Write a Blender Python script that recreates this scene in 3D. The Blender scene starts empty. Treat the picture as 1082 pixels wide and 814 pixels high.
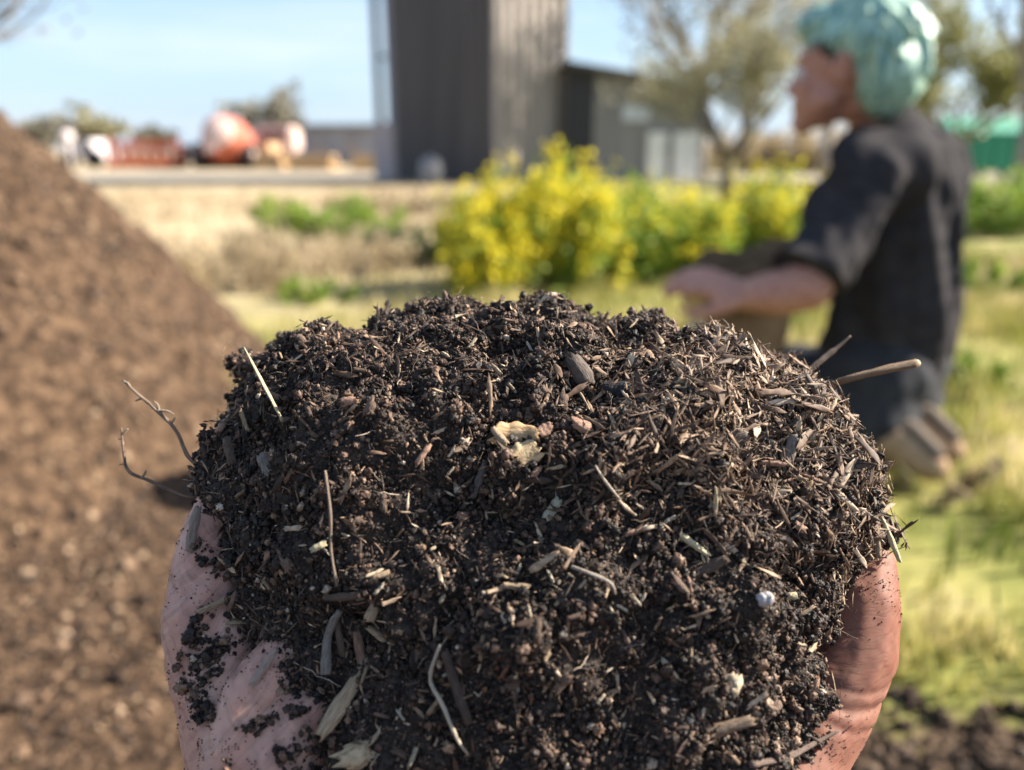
import bpy, bmesh, math, random
import numpy as np
from mathutils import Vector, Matrix, Euler
from mathutils.bvhtree import BVHTree
random.seed(7)
RNG = np.random.default_rng(7)
R = math.radians
S = bpy.context.scene
COL = S.collection

# ------------------------------------------------------------------ camera, sky, sun, exposure
PITCH = R(16.95)
FPX = 817.0                       # focal length in pixels of the 1082 x 814 photograph
CAMPOS = np.array([0.0, 0.0, 0.62])
cam_d = bpy.data.cameras.new('camera')
cam = bpy.data.objects.new('camera', cam_d); COL.objects.link(cam)
cam.location = CAMPOS; cam.rotation_euler = (R(90) - PITCH, 0, 0)
cam_d.sensor_width = 36; cam_d.lens = FPX / 1082 * 36
cam_d.clip_start = 0.005; cam_d.clip_end = 5000
cam_d.dof.use_dof = True; cam_d.dof.focus_distance = 0.186; cam_d.dof.aperture_fstop = 7.2
S.camera = cam

SUN = Vector((0.82, 0.13, 0.57)).normalized()
W = bpy.data.worlds.new('World'); S.world = W; W.use_nodes = True
nt = W.node_tree; nt.nodes.clear()
wo = nt.nodes.new('ShaderNodeOutputWorld'); bg = nt.nodes.new('ShaderNodeBackground')
sky = nt.nodes.new('ShaderNodeTexSky'); sky.sky_type = 'NISHITA'; sky.sun_disc = False
sky.sun_elevation = math.asin(SUN.z); sky.sun_rotation = math.atan2(SUN.x, SUN.y)
sky.air_density = 1.0; sky.dust_density = 0.6; sky.ozone_density = 1.6
tc = nt.nodes.new('ShaderNodeTexCoord'); mp = nt.nodes.new('ShaderNodeMapping')
mp.inputs['Scale'].default_value = (1.2, 1.6, 9.0)
cn = nt.nodes.new('ShaderNodeTexNoise'); cn.inputs['Scale'].default_value = 2.2; cn.inputs['Detail'].default_value = 6
cr = nt.nodes.new('ShaderNodeValToRGB'); cr.color_ramp.elements[0].position = .46; cr.color_ramp.elements[1].position = .72
cr.color_ramp.elements[1].color = (.55, .55, .55, 1)
mixc = nt.nodes.new('ShaderNodeMixRGB'); mixc.inputs['Color2'].default_value = (4.6, 5.0, 5.5, 1)
L = nt.links.new
L(tc.outputs['Generated'], mp.inputs['Vector']); L(mp.outputs['Vector'], cn.inputs['Vector'])
L(cn.outputs['Fac'], cr.inputs['Fac']); L(cr.outputs['Color'], mixc.inputs['Fac'])
hz = nt.nodes.new('ShaderNodeMixRGB'); sx = nt.nodes.new('ShaderNodeSeparateXYZ'); hr_ = nt.nodes.new('ShaderNodeMapRange')
hr_.inputs['From Min'].default_value = 0.0; hr_.inputs['From Max'].default_value = 0.24; hr_.inputs['To Min'].default_value = .85; hr_.inputs['To Max'].default_value = .15
hz.inputs['Color2'].default_value = (2.5, 3.4, 4.6, 1)
L(tc.outputs['Generated'], sx.inputs[0]); L(sx.outputs['Z'], hr_.inputs['Value']); L(hr_.outputs[0], hz.inputs['Fac'])
L(sky.outputs['Color'], hz.inputs['Color1']); L(hz.outputs['Color'], mixc.inputs['Color1']); L(mixc.outputs['Color'], bg.inputs['Color'])
bg.inputs['Strength'].default_value = 0.072
L(bg.outputs['Background'], wo.inputs['Surface'])

sl = bpy.data.lights.new('sun', 'SUN'); sl.energy = 5.0; sl.angle = R(0.55); sl.color = (1.0, 0.90, 0.76)
sun = bpy.data.objects.new('sun', sl); COL.objects.link(sun)
sun.rotation_euler = SUN.to_track_quat('Z', 'Y').to_euler()

S.view_settings.view_transform = 'Standard'; S.view_settings.look = 'None'
S.view_settings.gamma = 1; S.view_settings.use_curve_mapping = False
S.view_settings.exposure = 1.65
S.cycles.use_denoising = True
S.cycles.max_bounces = 6; S.cycles.diffuse_bounces = 3; S.cycles.glossy_bounces = 2
S.cycles.transmission_bounces = 3; S.cycles.transparent_max_bounces = 4

# ------------------------------------------------------------------ helpers
CF = np.array([0, math.cos(PITCH), -math.sin(PITCH)])
CU = np.array([0, math.sin(PITCH), math.cos(PITCH)])
CR = np.array([1.0, 0, 0])

def ray(px, py):
    return CF + CR * ((px - 541) / FPX) + CU * ((407 - py) / FPX)
def PD(px, py, D):                        # a point at depth D along the lens axis
    return CAMPOS + ray(px, py) * D
def PY(px, py, Y):                        # a point in the upright plane y = Y
    d = ray(px, py); return CAMPOS + d * (Y / d[1])
def project(P):
    q = np.asarray(P) - CAMPOS
    D = q @ CF
    return 541 + (q @ CR) / D * FPX, 407 - (q @ CU) / D * FPX, D

def _hash(ix, iy, iz, seed=0):
    h = (ix.astype(np.int64) * 374761393 + iy.astype(np.int64) * 668265263 + iz.astype(np.int64) * 2147483647 + seed * 974711) & 0xFFFFFFFF
    h = ((h ^ (h >> 13)) * 1274126177) & 0xFFFFFFFF
    h = ((h ^ (h >> 16)) * 2246822519) & 0xFFFFFFFF
    return (h ^ (h >> 15)).astype(np.float64) / 4294967295.0
def vnoise(p, seed=0):                    # value noise, -1..1
    p = np.asarray(p, float); i = np.floor(p).astype(np.int64); f = p - i; f = f * f * (3 - 2 * f)
    out = np.zeros(len(p))
    for dx in (0, 1):
        for dy in (0, 1):
            for dz in (0, 1):
                w = (f[:, 0] if dx else 1 - f[:, 0]) * (f[:, 1] if dy else 1 - f[:, 1]) * (f[:, 2] if dz else 1 - f[:, 2])
                out += w * _hash(i[:, 0] + dx, i[:, 1] + dy, i[:, 2] + dz, seed)
    return out * 2 - 1
def fbm(p, octv=4, seed=0):
    s = np.zeros(len(p)); a = 1.0; t = 0.0; q = np.asarray(p, float)
    for o in range(octv):
        s += a * vnoise(q, seed + o); t += a; a *= .5; q = q * 2.03 + 7.1
    return s / t
def worley(p, seed=0):                    # distance to the nearest feature point
    p = np.asarray(p, float); i = np.floor(p).astype(np.int64); best = np.full(len(p), 9.0)
    for dx in (-1, 0, 1):
        for dy in (-1, 0, 1):
            for dz in (-1, 0, 1):
                c = i + np.array([dx, dy, dz])
                fp = np.stack([_hash(c[:, 0], c[:, 1], c[:, 2], seed + k) for k in (11, 23, 37)], 1) + c
                best = np.minimum(best, ((fp - p) ** 2).sum(1))
    return np.sqrt(best)

def tag(o, label=None, cat=None, group=None, kind=None):
    if label: o['label'] = label
    if cat: o['category'] = cat
    if group: o['group'] = group
    if kind: o['kind'] = kind
    return o
def mesh_np(name, verts, faces, mat=None, parent=None, smooth=True):
    me = bpy.data.meshes.new(name)
    if isinstance(faces, np.ndarray):
        v = np.asarray(verts, np.float32); n, k = faces.shape
        me.vertices.add(len(v)); me.vertices.foreach_set('co', v.ravel())
        me.loops.add(n * k); me.loops.foreach_set('vertex_index', faces.astype(np.int32).ravel())
        me.polygons.add(n); me.polygons.foreach_set('loop_start', np.arange(0, n * k, k, dtype=np.int32))
        me.polygons.foreach_set('loop_total', np.full(n, k, np.int32))
        me.update(calc_edges=True)
    else:
        me.from_pydata([tuple(v) for v in verts], [], faces); me.update()
    if smooth: me.polygons.foreach_set('use_smooth', np.ones(len(me.polygons), bool))
    o = bpy.data.objects.new(name, me); COL.objects.link(o)
    if mat: me.materials.append(mat)
    if parent: put(o, parent)
    return o
def put(o, parent):
    o.parent = parent
    o.matrix_parent_inverse = Matrix.Translation(parent.location).inverted()
def empty(name, loc):
    o = bpy.data.objects.new(name, None); COL.objects.link(o); o.location = loc; o.empty_display_size = .05
    return o

class MB:                                 # collects shapes into one mesh
    def __init__(s): s.v = []; s.f = []
    def add(s, v, f):
        b = len(s.v); s.v += [tuple(x) for x in v]; s.f += [tuple(i + b for i in q) for q in f]
    def box(s, lo, hi, M=None, bev=0.0):
        bm = bmesh.new(); bmesh.ops.create_cube(bm, size=1)
        for v in bm.verts:
            v.co = Vector([lo[k] + (v.co[k] + .5) * (hi[k] - lo[k]) for k in range(3)])
        if bev: bmesh.ops.bevel(bm, geom=bm.edges[:], offset=bev, segments=2, affect='EDGES')
        s.bm(bm, M)
    def bm(s, bm, M=None):
        if M is not None: bmesh.ops.transform(bm, matrix=M, verts=bm.verts[:])
        bm.verts.index_update()
        s.add([v.co[:] for v in bm.verts], [[v.index for v in f.verts] for f in bm.faces]); bm.free()
    def tube(s, pts, rad, n=10, flat=1.0, wob=0.0):
        v, f = tube(pts, rad, n, flat, wob); s.add(v, f)
    def ball(s, c, r, sub=2, M=None):
        bm = bmesh.new(); bmesh.ops.create_icosphere(bm, subdivisions=sub, radius=1)
        rr = r if hasattr(r, '__len__') else (r, r, r)
        T = Matrix.Translation(Vector(c)) @ (M if M is not None else Matrix.Identity(4)) @ Matrix.Diagonal((*rr, 1))
        s.bm(bm, T)
    def build(s, name, mat, parent=None, smooth=False):
        return mesh_np(name, s.v, s.f, mat, parent, smooth)


def tube(pts, rad, n=10, flat=1.0, wob=0.0):
    P = [Vector(p) for p in pts]; k = len(P)
    rad = [rad] * k if not hasattr(rad, '__len__') else rad
    v = []; f = []; ref = Vector((.31, .52, .79))
    for i in range(k):
        t = (P[min(i + 1, k - 1)] - P[max(i - 1, 0)]).normalized()
        a = t.cross(ref)
        if a.length < .05: a = t.cross(Vector((1, 0, 0)))
        a.normalize(); b = t.cross(a)
        for j in range(n):
            th = 2 * math.pi * j / n
            rr = rad[i] * (1 + wob * random.uniform(-1, 1))
            v.append(P[i] + a * math.cos(th) * rr + b * math.sin(th) * rr * flat)
    for i in range(k - 1):
        for j in range(n):
            f.append((i * n + j, i * n + (j + 1) % n, (i + 1) * n + (j + 1) % n, (i + 1) * n + j))
    f.append(tuple(range(n))[::-1]); f.append(tuple((k - 1) * n + j for j in range(n)))
    return v, f

def chain_mb(mb, pts, rads, step=.4):     # a run of overlapping balls: rounded, tapering limb
    for a, b, ra, rb in zip(pts[:-1], pts[1:], rads[:-1], rads[1:]):
        a = np.asarray(a, float); b = np.asarray(b, float); d = np.linalg.norm(b - a)
        n = max(2, int(d / (step * min(ra, rb))) + 1)
        for i in range(n + 1):
            t = i / n; mb.ball(a + (b - a) * t, ra + (rb - ra) * t, 2)
def fuse(mb, name, mat, voxel, smooth_it, parent=None, post=None):   # union of all shapes as one skin
    me = bpy.data.meshes.new(name); me.from_pydata(mb.v, [], mb.f); me.update()
    o = bpy.data.objects.new(name, me); COL.objects.link(o)
    m = o.modifiers.new('r', 'REMESH'); m.mode = 'VOXEL'; m.voxel_size = voxel; m.adaptivity = 0
    if smooth_it:
        m2 = o.modifiers.new('s', 'SMOOTH'); m2.factor = .5; m2.iterations = smooth_it
    dg = bpy.context.evaluated_depsgraph_get()
    nm = bpy.data.meshes.new_from_object(o.evaluated_get(dg))
    o.modifiers.clear(); o.data = nm; nm.name = name
    bpy.data.meshes.remove(me)
    nm.materials.clear(); nm.materials.append(mat)
    n = len(nm.vertices); co = np.empty(n * 3, np.float32); nm.vertices.foreach_get('co', co)
    nr = np.empty(n * 3, np.float32); nm.vertices.foreach_get('normal', nr)
    if post is not None:
        co = post(co.reshape(-1, 3).astype(float), nr.reshape(-1, 3).astype(float)).astype(np.float32)
        nm.vertices.foreach_set('co', co.ravel()); nm.update()
    nm.polygons.foreach_set('use_smooth', np.ones(len(nm.polygons), bool))
    if parent: put(o, parent)
    return o

# ------------------------------------------------------------------ materials
def mat(name, color, rough=.7, spec=.4, metal=0.0):
    m = bpy.data.materials.new(name); m.use_nodes = True
    b = m.node_tree.nodes['Principled BSDF']
    b.inputs['Base Color'].default_value = (*color, 1); b.inputs['Roughness'].default_value = rough
    b.inputs['Specular IOR Level'].default_value = spec; b.inputs['Metallic'].default_value = metal
    return m
def noisy(name, cols, scale, rough=.8, spec=.3, detail=5, stretch=(1, 1, 1), bump=0.0, bdist=.01, space='Object', pos=None, distort=0.0):
    m = mat(name, cols[0], rough, spec); n = m.node_tree.nodes; l = m.node_tree.links.new
    b = n['Principled BSDF']; t = n.new('ShaderNodeTexCoord'); mp = n.new('ShaderNodeMapping')
    mp.inputs['Scale'].default_value = stretch
    no = n.new('ShaderNodeTexNoise'); no.inputs['Scale'].default_value = scale; no.inputs['Detail'].default_value = detail
    no.inputs['Distortion'].default_value = distort
    rp = n.new('ShaderNodeValToRGB'); k = len(cols)
    while len(rp.color_ramp.elements) < k: rp.color_ramp.elements.new(.5)
    pos = pos or [.3 + .4 * i / (k - 1) for i in range(k)]
    for e, c, p in zip(rp.color_ramp.elements, cols, pos): e.position = p; e.color = (*c, 1)
    l(t.outputs[space], mp.inputs['Vector']); l(mp.outputs['Vector'], no.inputs['Vector'])
    l(no.outputs['Fac'], rp.inputs['Fac']); l(rp.outputs['Color'], b.inputs['Base Color'])
    if bump:
        bp = n.new('ShaderNodeBump'); bp.inputs['Strength'].default_value = bump; bp.inputs['Distance'].default_value = bdist
        l(no.outputs['Fac'], bp.inputs['Height']); l(bp.outputs['Normal'], b.inputs['Normal'])
    return m
def scatter_mat(name, stops, rough=.7, spec=.35, nscale=900.0, namt=.5):
    """each scattered piece takes one tone of the ramp, mottled by a fine noise"""
    m = mat(name, stops[0][1], rough, spec); n = m.node_tree.nodes; l = m.node_tree.links.new
    b = n['Principled BSDF']; oi = n.new('ShaderNodeObjectInfo'); rp = n.new('ShaderNodeValToRGB')
    rp.color_ramp.interpolation = 'LINEAR'
    while len(rp.color_ramp.elements) < len(stops): rp.color_ramp.elements.new(.5)
    for e, (p, c) in zip(rp.color_ramp.elements, stops): e.position = p; e.color = (*c, 1)
    l(oi.outputs['Random'], rp.inputs['Fac'])
    g = n.new('ShaderNodeNewGeometry'); no = n.new('ShaderNodeTexNoise'); no.inputs['Scale'].default_value = nscale
    no.inputs['Detail'].default_value = 3; l(g.outputs['Position'], no.inputs['Vector'])
    mr = n.new('ShaderNodeMapRange'); mr.inputs['From Min'].default_value = .3; mr.inputs['From Max'].default_value = .7
    mr.inputs['To Min'].default_value = 1 - namt; mr.inputs['To Max'].default_value = 1 + namt
    l(no.outputs['Fac'], mr.inputs['Value'])
    mx = n.new('ShaderNodeVectorMath'); mx.operation = 'SCALE'
    l(rp.outputs['Color'], mx.inputs[0]); l(mr.outputs['Result'], mx.inputs['Scale']); l(mx.outputs['Vector'], b.inputs['Base Color'])
    return m

def scatter(name, P, rot, scl, idx, protos, parent=None):
    """a cloud of small pieces: ONE object, each point carries one of the prototype shapes"""
    me = bpy.data.meshes.new(name); n = len(P)
    me.vertices.add(n); me.vertices.foreach_set('co', np.asarray(P, np.float32).ravel())
    a = me.attributes.new('rot', 'FLOAT_VECTOR', 'POINT'); a.data.foreach_set('vector', np.asarray(rot, np.float32).ravel())
    scl = np.asarray(scl, np.float32)
    if scl.ndim == 1: scl = np.repeat(scl[:, None], 3, 1)
    a = me.attributes.new('scl', 'FLOAT_VECTOR', 'POINT'); a.data.foreach_set('vector', scl.ravel())
    a = me.attributes.new('idx', 'INT', 'POINT'); a.data.foreach_set('value', np.asarray(idx, np.int32))
    o = bpy.data.objects.new(name, me); COL.objects.link(o)
    c = bpy.data.collections.new(name + '_shapes')
    for i, p in enumerate(protos):
        q = bpy.data.objects.new('%s_shape_%03d' % (name, i), p); c.objects.link(q)
    g = bpy.data.node_groups.new(name, 'GeometryNodeTree')
    g.interface.new_socket('Geometry', in_out='INPUT', socket_type='NodeSocketGeometry')
    g.interface.new_socket('Geometry', in_out='OUTPUT', socket_type='NodeSocketGeometry')
    N = g.nodes; l = g.links.new
    gi = N.new('NodeGroupInput'); go = N.new('NodeGroupOutput')
    ip = N.new('GeometryNodeInstanceOnPoints'); ci = N.new('GeometryNodeCollectionInfo')
    ci.inputs['Collection'].default_value = c; ci.inputs['Separate Children'].default_value = True; ci.inputs['Reset Children'].default_value = True
    def at(nm, t):
        q = N.new('GeometryNodeInputNamedAttribute'); q.data_type = t; q.inputs['Name'].default_value = nm
        return [s for s in q.outputs if s.enabled and s.name == 'Attribute'][0]
    l(gi.outputs[0], ip.inputs['Points']); l(ci.outputs[0], ip.inputs['Instance'])
    ip.inputs['Pick Instance'].default_value = True
    l(at('idx', 'INT'), ip.inputs['Instance Index']); l(at('rot', 'FLOAT_VECTOR'), ip.inputs['Rotation']); l(at('scl', 'FLOAT_VECTOR'), ip.inputs['Scale'])
    l(ip.outputs[0], go.inputs[0])
    md = o.modifiers.new('scatter', 'NODES'); md.node_group = g
    if parent: put(o, parent)
    tag(o, kind='stuff')
    return o

def ico(sub):
    bm = bmesh.new(); bmesh.ops.create_icosphere(bm, subdivisions=sub, radius=1)
    bm.verts.index_update()
    v = np.array([x.co[:] for x in bm.verts]); f = np.array([[q.index for q in x.verts] for x in bm.faces]); bm.free()
    return v, f
def proto_mesh(name, v, f, m, smooth=True):
    o = mesh_np(name, v, f, m, None, smooth); me = o.data
    bpy.data.objects.remove(o); return me
def hull(rg, k=9, st=(1, 1, 1)):
    bm = bmesh.new()
    for q in range(k):
        d = rg.normal(size=3); d /= np.linalg.norm(d); bm.verts.new(d * rg.uniform(.55, 1.0) * st)
    r_ = bmesh.ops.convex_hull(bm, input=bm.verts[:])
    bmesh.ops.delete(bm, geom=[v for v in bm.verts if not v.link_faces], context='VERTS')
    bmesh.ops.triangulate(bm, faces=bm.faces[:]); bm.verts.index_update()
    v = np.array([x.co[:] for x in bm.verts]); f = np.array([[y.index for y in x.verts] for x in bm.faces]); bm.free(); return v, f
def crumb_protos(m, n=10, seed=0):
    """crumbly lumps: a rough core with angular grains and shreds stuck all over it"""
    out = []; rg = np.random.default_rng(seed); v2, f2 = ico(3)
    for i in range(n):
        st = rg.uniform(.55, 1.25, 3)
        d = 1 + .55 * fbm(v2 * 1.5 + i * 9, 3, i) + .40 * vnoise(v2 * 3.3 + i * 5, i + 40) + .28 * vnoise(v2 * 8 + i * 5, i + 50)
        V = [v2 * d[:, None] * st * .72]; F = [f2]; b = len(v2)
        for k in range(rg.integers(9, 26)):
            dr = rg.normal(size=3); dr /= np.linalg.norm(dr); r = rg.uniform(.10, .36)
            hs = np.array([1, 1, 1.0]) if rg.random() < .55 else np.array([1.9, .45, .3])
            hv, hf = hull(rg, int(rg.integers(7, 13)), hs)
            Q = np.array(Euler(rg.uniform(0, 6.28, 3)).to_matrix())
            V.append((hv @ Q.T) * r + dr * st * rg.uniform(.55, .95)); F.append(hf + b); b += len(hv)
        out.append(proto_mesh('crumb', np.concatenate(V), np.concatenate(F), m, False))
    return out
def flake_protos(m, n=8, seed=3, w=(.12, .3), th=(.05, .1), bend=.25, taper=.55, jag=0.0):
    """splinters and fibres along x, length about 2"""
    out = []; rg = np.random.default_rng(seed)
    for i in range(n):
        je = rg.uniform(-jag, jag, (2, 5))
        nx, ny = 10, 5; W_ = rg.uniform(*w); T = rg.uniform(*th); bz, by = rg.uniform(-bend, bend, 2); tw = rg.uniform(-.8, .8)
        sk = rg.uniform(-.25, .25, 2)
        V = []; F = []
        for side in (1, -1):
            for a in range(nx):
                x = -1 + 2 * a / (nx - 1)
                wl = W_ * (1 - taper * abs(x) ** 2.5) * (1 + .2 * math.sin(5 * x + i))
                for c in range(ny):
                    y = -1 + 2 * c / (ny - 1)
                    xx = x + (sk[0] if x < 0 else sk[1]) * y * abs(x) ** 4 + rg.normal() * .02 * abs(x) ** 3 + je[int(x > 0), c] * abs(x) ** 6
                    z = side * T * (1 - .75 * abs(y) ** 2) * (1 - .5 * abs(x) ** 4) + rg.normal() * T * .22
                    yy = y * wl
                    ang = tw * x; yy, z = yy * math.cos(ang) - z * math.sin(ang), yy * math.sin(ang) + z * math.cos(ang)
                    V.append((xx, yy + by * (x * x - .5) + rg.normal() * W_ * .05, z + bz * (x * x - .5)))
        q = lambda s, a, c: s * nx * ny + a * ny + c
        for a in range(nx - 1):
            for c in range(ny - 1):
                F.append((q(0, a, c), q(0, a + 1, c), q(0, a + 1, c + 1), q(0, a, c + 1)))
                F.append((q(1, a, c), q(1, a, c + 1), q(1, a + 1, c + 1), q(1, a + 1, c)))
        for a in range(nx - 1):
            F.append((q(0, a, 0), q(1, a, 0), q(1, a + 1, 0), q(0, a + 1, 0)))
            F.append((q(0, a, ny - 1), q(0, a + 1, ny - 1), q(1, a + 1, ny - 1), q(1, a, ny - 1)))
        for c in range(ny - 1):
            F.append((q(0, 0, c), q(0, 0, c + 1), q(1, 0, c + 1), q(1, 0, c)))
            F.append((q(0, nx - 1, c), q(1, nx - 1, c), q(1, nx - 1, c + 1), q(0, nx - 1, c + 1)))
        out.append(proto_mesh('splinter', np.array(V), np.array(F), m, True))
    return out
def root_protos(m, n=6, seed=5):
    out = []
    random.seed(seed)
    for i in range(n):
        k = 9; p = [Vector((-1 + 2 * j / (k - 1), 0, 0)) for j in range(k)]
        o1 = Vector((0, 0, 0)); dr = Vector((0, 0, 0))
        for j in range(k):
            dr += Vector((0, random.uniform(-.12, .12), random.uniform(-.12, .12))); p[j] += dr
        v, f = tube(p, [.035 * random.uniform(.6, 1.2) * (1 - .5 * abs(-1 + 2 * j / (k - 1))) for j in range(k)], 5)
        bm = bmesh.new(); vs = [bm.verts.new(x) for x in v]
        for q in f: bm.faces.new([vs[t] for t in q])
        me = bpy.data.meshes.new('rootlet'); bm.to_mesh(me); bm.free(); me.materials.append(m)
        me.polygons.foreach_set('use_smooth', np.ones(len(me.polygons), bool)); out.append(me)
    return out
def rand_rot(n): return RNG.uniform(0, 2 * math.pi, (n, 3))
def frame_rot(T, N, n):                   # euler angles that turn x to T with z near N
    out = np.zeros((n, 3))
    for i in range(n):
        x = Vector(T[i]).normalized(); z = Vector(N[i]); z = (z - x * z.dot(x)).normalized(); y = z.cross(x)
        out[i] = Matrix((x, y, z)).transposed().to_euler()[:]
    return out

# ------------------------------------------------------------------ ground
def ground_mat():
    m = mat('field_ground', (.2, .17, .1), .95, .1); n = m.node_tree.nodes; l = m.node_tree.links.new; b = n['Principled BSDF']
    g = n.new('ShaderNodeNewGeometry')
    def noise(sc, det=5, off=0):
        q = n.new('ShaderNodeTexNoise'); q.inputs['Scale'].default_value = sc; q.inputs['Detail'].default_value = det
        mp = n.new('ShaderNodeMapping'); mp.inputs['Location'].default_value = (off, off * 2, 0)
        l(g.outputs['Position'], mp.inputs['Vector']); l(mp.outputs['Vector'], q.inputs['Vector']); return q.outputs['Fac']
    def ramp(src, stops):
        r = n.new('ShaderNodeValToRGB')
        while len(r.color_ramp.elements) < len(stops): r.color_ramp.elements.new(.5)
        for e, (p, c) in zip(r.color_ramp.elements, stops): e.position = p; e.color = (*c, 1) if hasattr(c, '__len__') else (c, c, c, 1)
        l(src, r.inputs['Fac']); return r.outputs['Color']
    def mix(f, a, c):
        q = n.new('ShaderNodeMixRGB'); l(f, q.inputs[0]); l(a, q.inputs[1]); l(c, q.inputs[2]); return q.outputs[0]
    def rng(src, a, c):
        q = n.new('ShaderNodeMapRange'); q.inputs['From Min'].default_value = a; q.inputs['From Max'].default_value = c; l(src, q.inputs['Value']); return q.outputs[0]
    def math_(op, a, c):
        q = n.new('ShaderNodeMath'); q.operation = op; l(a, q.inputs[0])
        if isinstance(c, (int, float)): q.inputs[1].default_value = c
        else: l(c, q.inputs[1])
        return q.outputs[0]
    sp = n.new('ShaderNodeSeparateXYZ'); l(g.outputs['Position'], sp.inputs[0])
    dry = ramp(noise(3.5, 8), [(.3, (.28, .215, .13)), (.55, (.43, .345, .22)), (.75, (.54, .45, .31))])
    grn = ramp(noise(4, 9, 4), [(.3, (.10, .09, .04)), (.45, (.17, .18, .05)), (.58, (.28, .26, .09)), (.72, (.40, .32, .19))])
    soil = ramp(noise(30, 8, 8), [(.3, (.03, .02, .014)), (.55, (.10, .068, .046)), (.75, (.2, .145, .1))])
    # grass close by and to the right, drier field further off and to the left
    side = math_('ADD', rng(sp.outputs['X'], -1.5, 1.6), math_('MULTIPLY', rng(sp.outputs['Y'], 5.0, 2.4), .5))
    fac = rng(math_('ADD', side, math_('MULTIPLY', noise(.9, 4, 2), 1.0)), .75, 1.25)
    base = mix(fac, dry, grn)
    near = rng(math_('ADD', sp.outputs['Y'], math_('MULTIPLY', noise(6, 4, 6), .45)), 1.03, .94)
    base2 = mix(near, base, soil)
    l(base2, b.inputs['Base Color'])
    return m
GM = ground_mat()
def make_ground():
    rs = np.concatenate([np.linspace(.1, 6, 60), np.geomspace(6.3, 2500, 60)]); na = 144
    th = np.linspace(0, 2 * math.pi, na, endpoint=False)
    X = rs[:, None] * np.cos(th); Y = rs[:, None] * np.sin(th) + 1.5
    p = np.stack([X.ravel(), Y.ravel(), np.zeros(X.size)], 1)
    rr = np.repeat(rs, na)
    p[:, 2] = .018 * fbm(p * np.array([1.6, 1.6, 1]), 4, 3) * np.clip(rr, 0, 1) * np.clip(1.5 - rr / 20, 0, 1) - .01
    F = []
    for i in range(len(rs) - 1):
        j = np.arange(na); k = (j + 1) % na
        F.append(np.stack([i * na + j, (i + 1) * na + j, (i + 1) * na + k, i * na + k], 1))
    F = np.concatenate(F)
    p = np.vstack([p, [[0, 1.5, -.01]]])
    o = mesh_np('ground', p, F, GM)
    # close the middle
    bm = bmesh.new(); bm.from_mesh(o.data); bm.verts.ensure_lookup_table()
    c = bm.verts[len(p) - 1]
    for j in range(na): bm.faces.new([c, bm.verts[j], bm.verts[(j + 1) % na]])
    bm.normal_update(); bm.to_mesh(o.data); bm.free()
    tag(o, 'flat field of dry grass and bare soil', kind='structure'); return o
make_ground()
def gz(x, y):
    rr = math.hypot(x, y - 1.5)
    q = np.array([[x * 1.6, y * 1.6, 0]])
    return float(.018 * fbm(q, 4, 3)[0] * min(max(rr, 0), 1) * min(max(1.5 - rr / 20, 0), 1) - .01)

# gravel road across the far field
gravel = noisy('gravel', [(.27, .235, .19), (.37, .335, .28)], 1.5, .95, .1, bump=.3)
mb = MB(); mb.add([(-60, 17.5, .012), (60, 14.6, .012), (60, 18.6, .012), (-60, 25.0, .012)], [(0, 1, 2, 3)])
tag(mb.build('gravel_road', gravel), 'pale gravel road', kind='structure')

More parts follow.
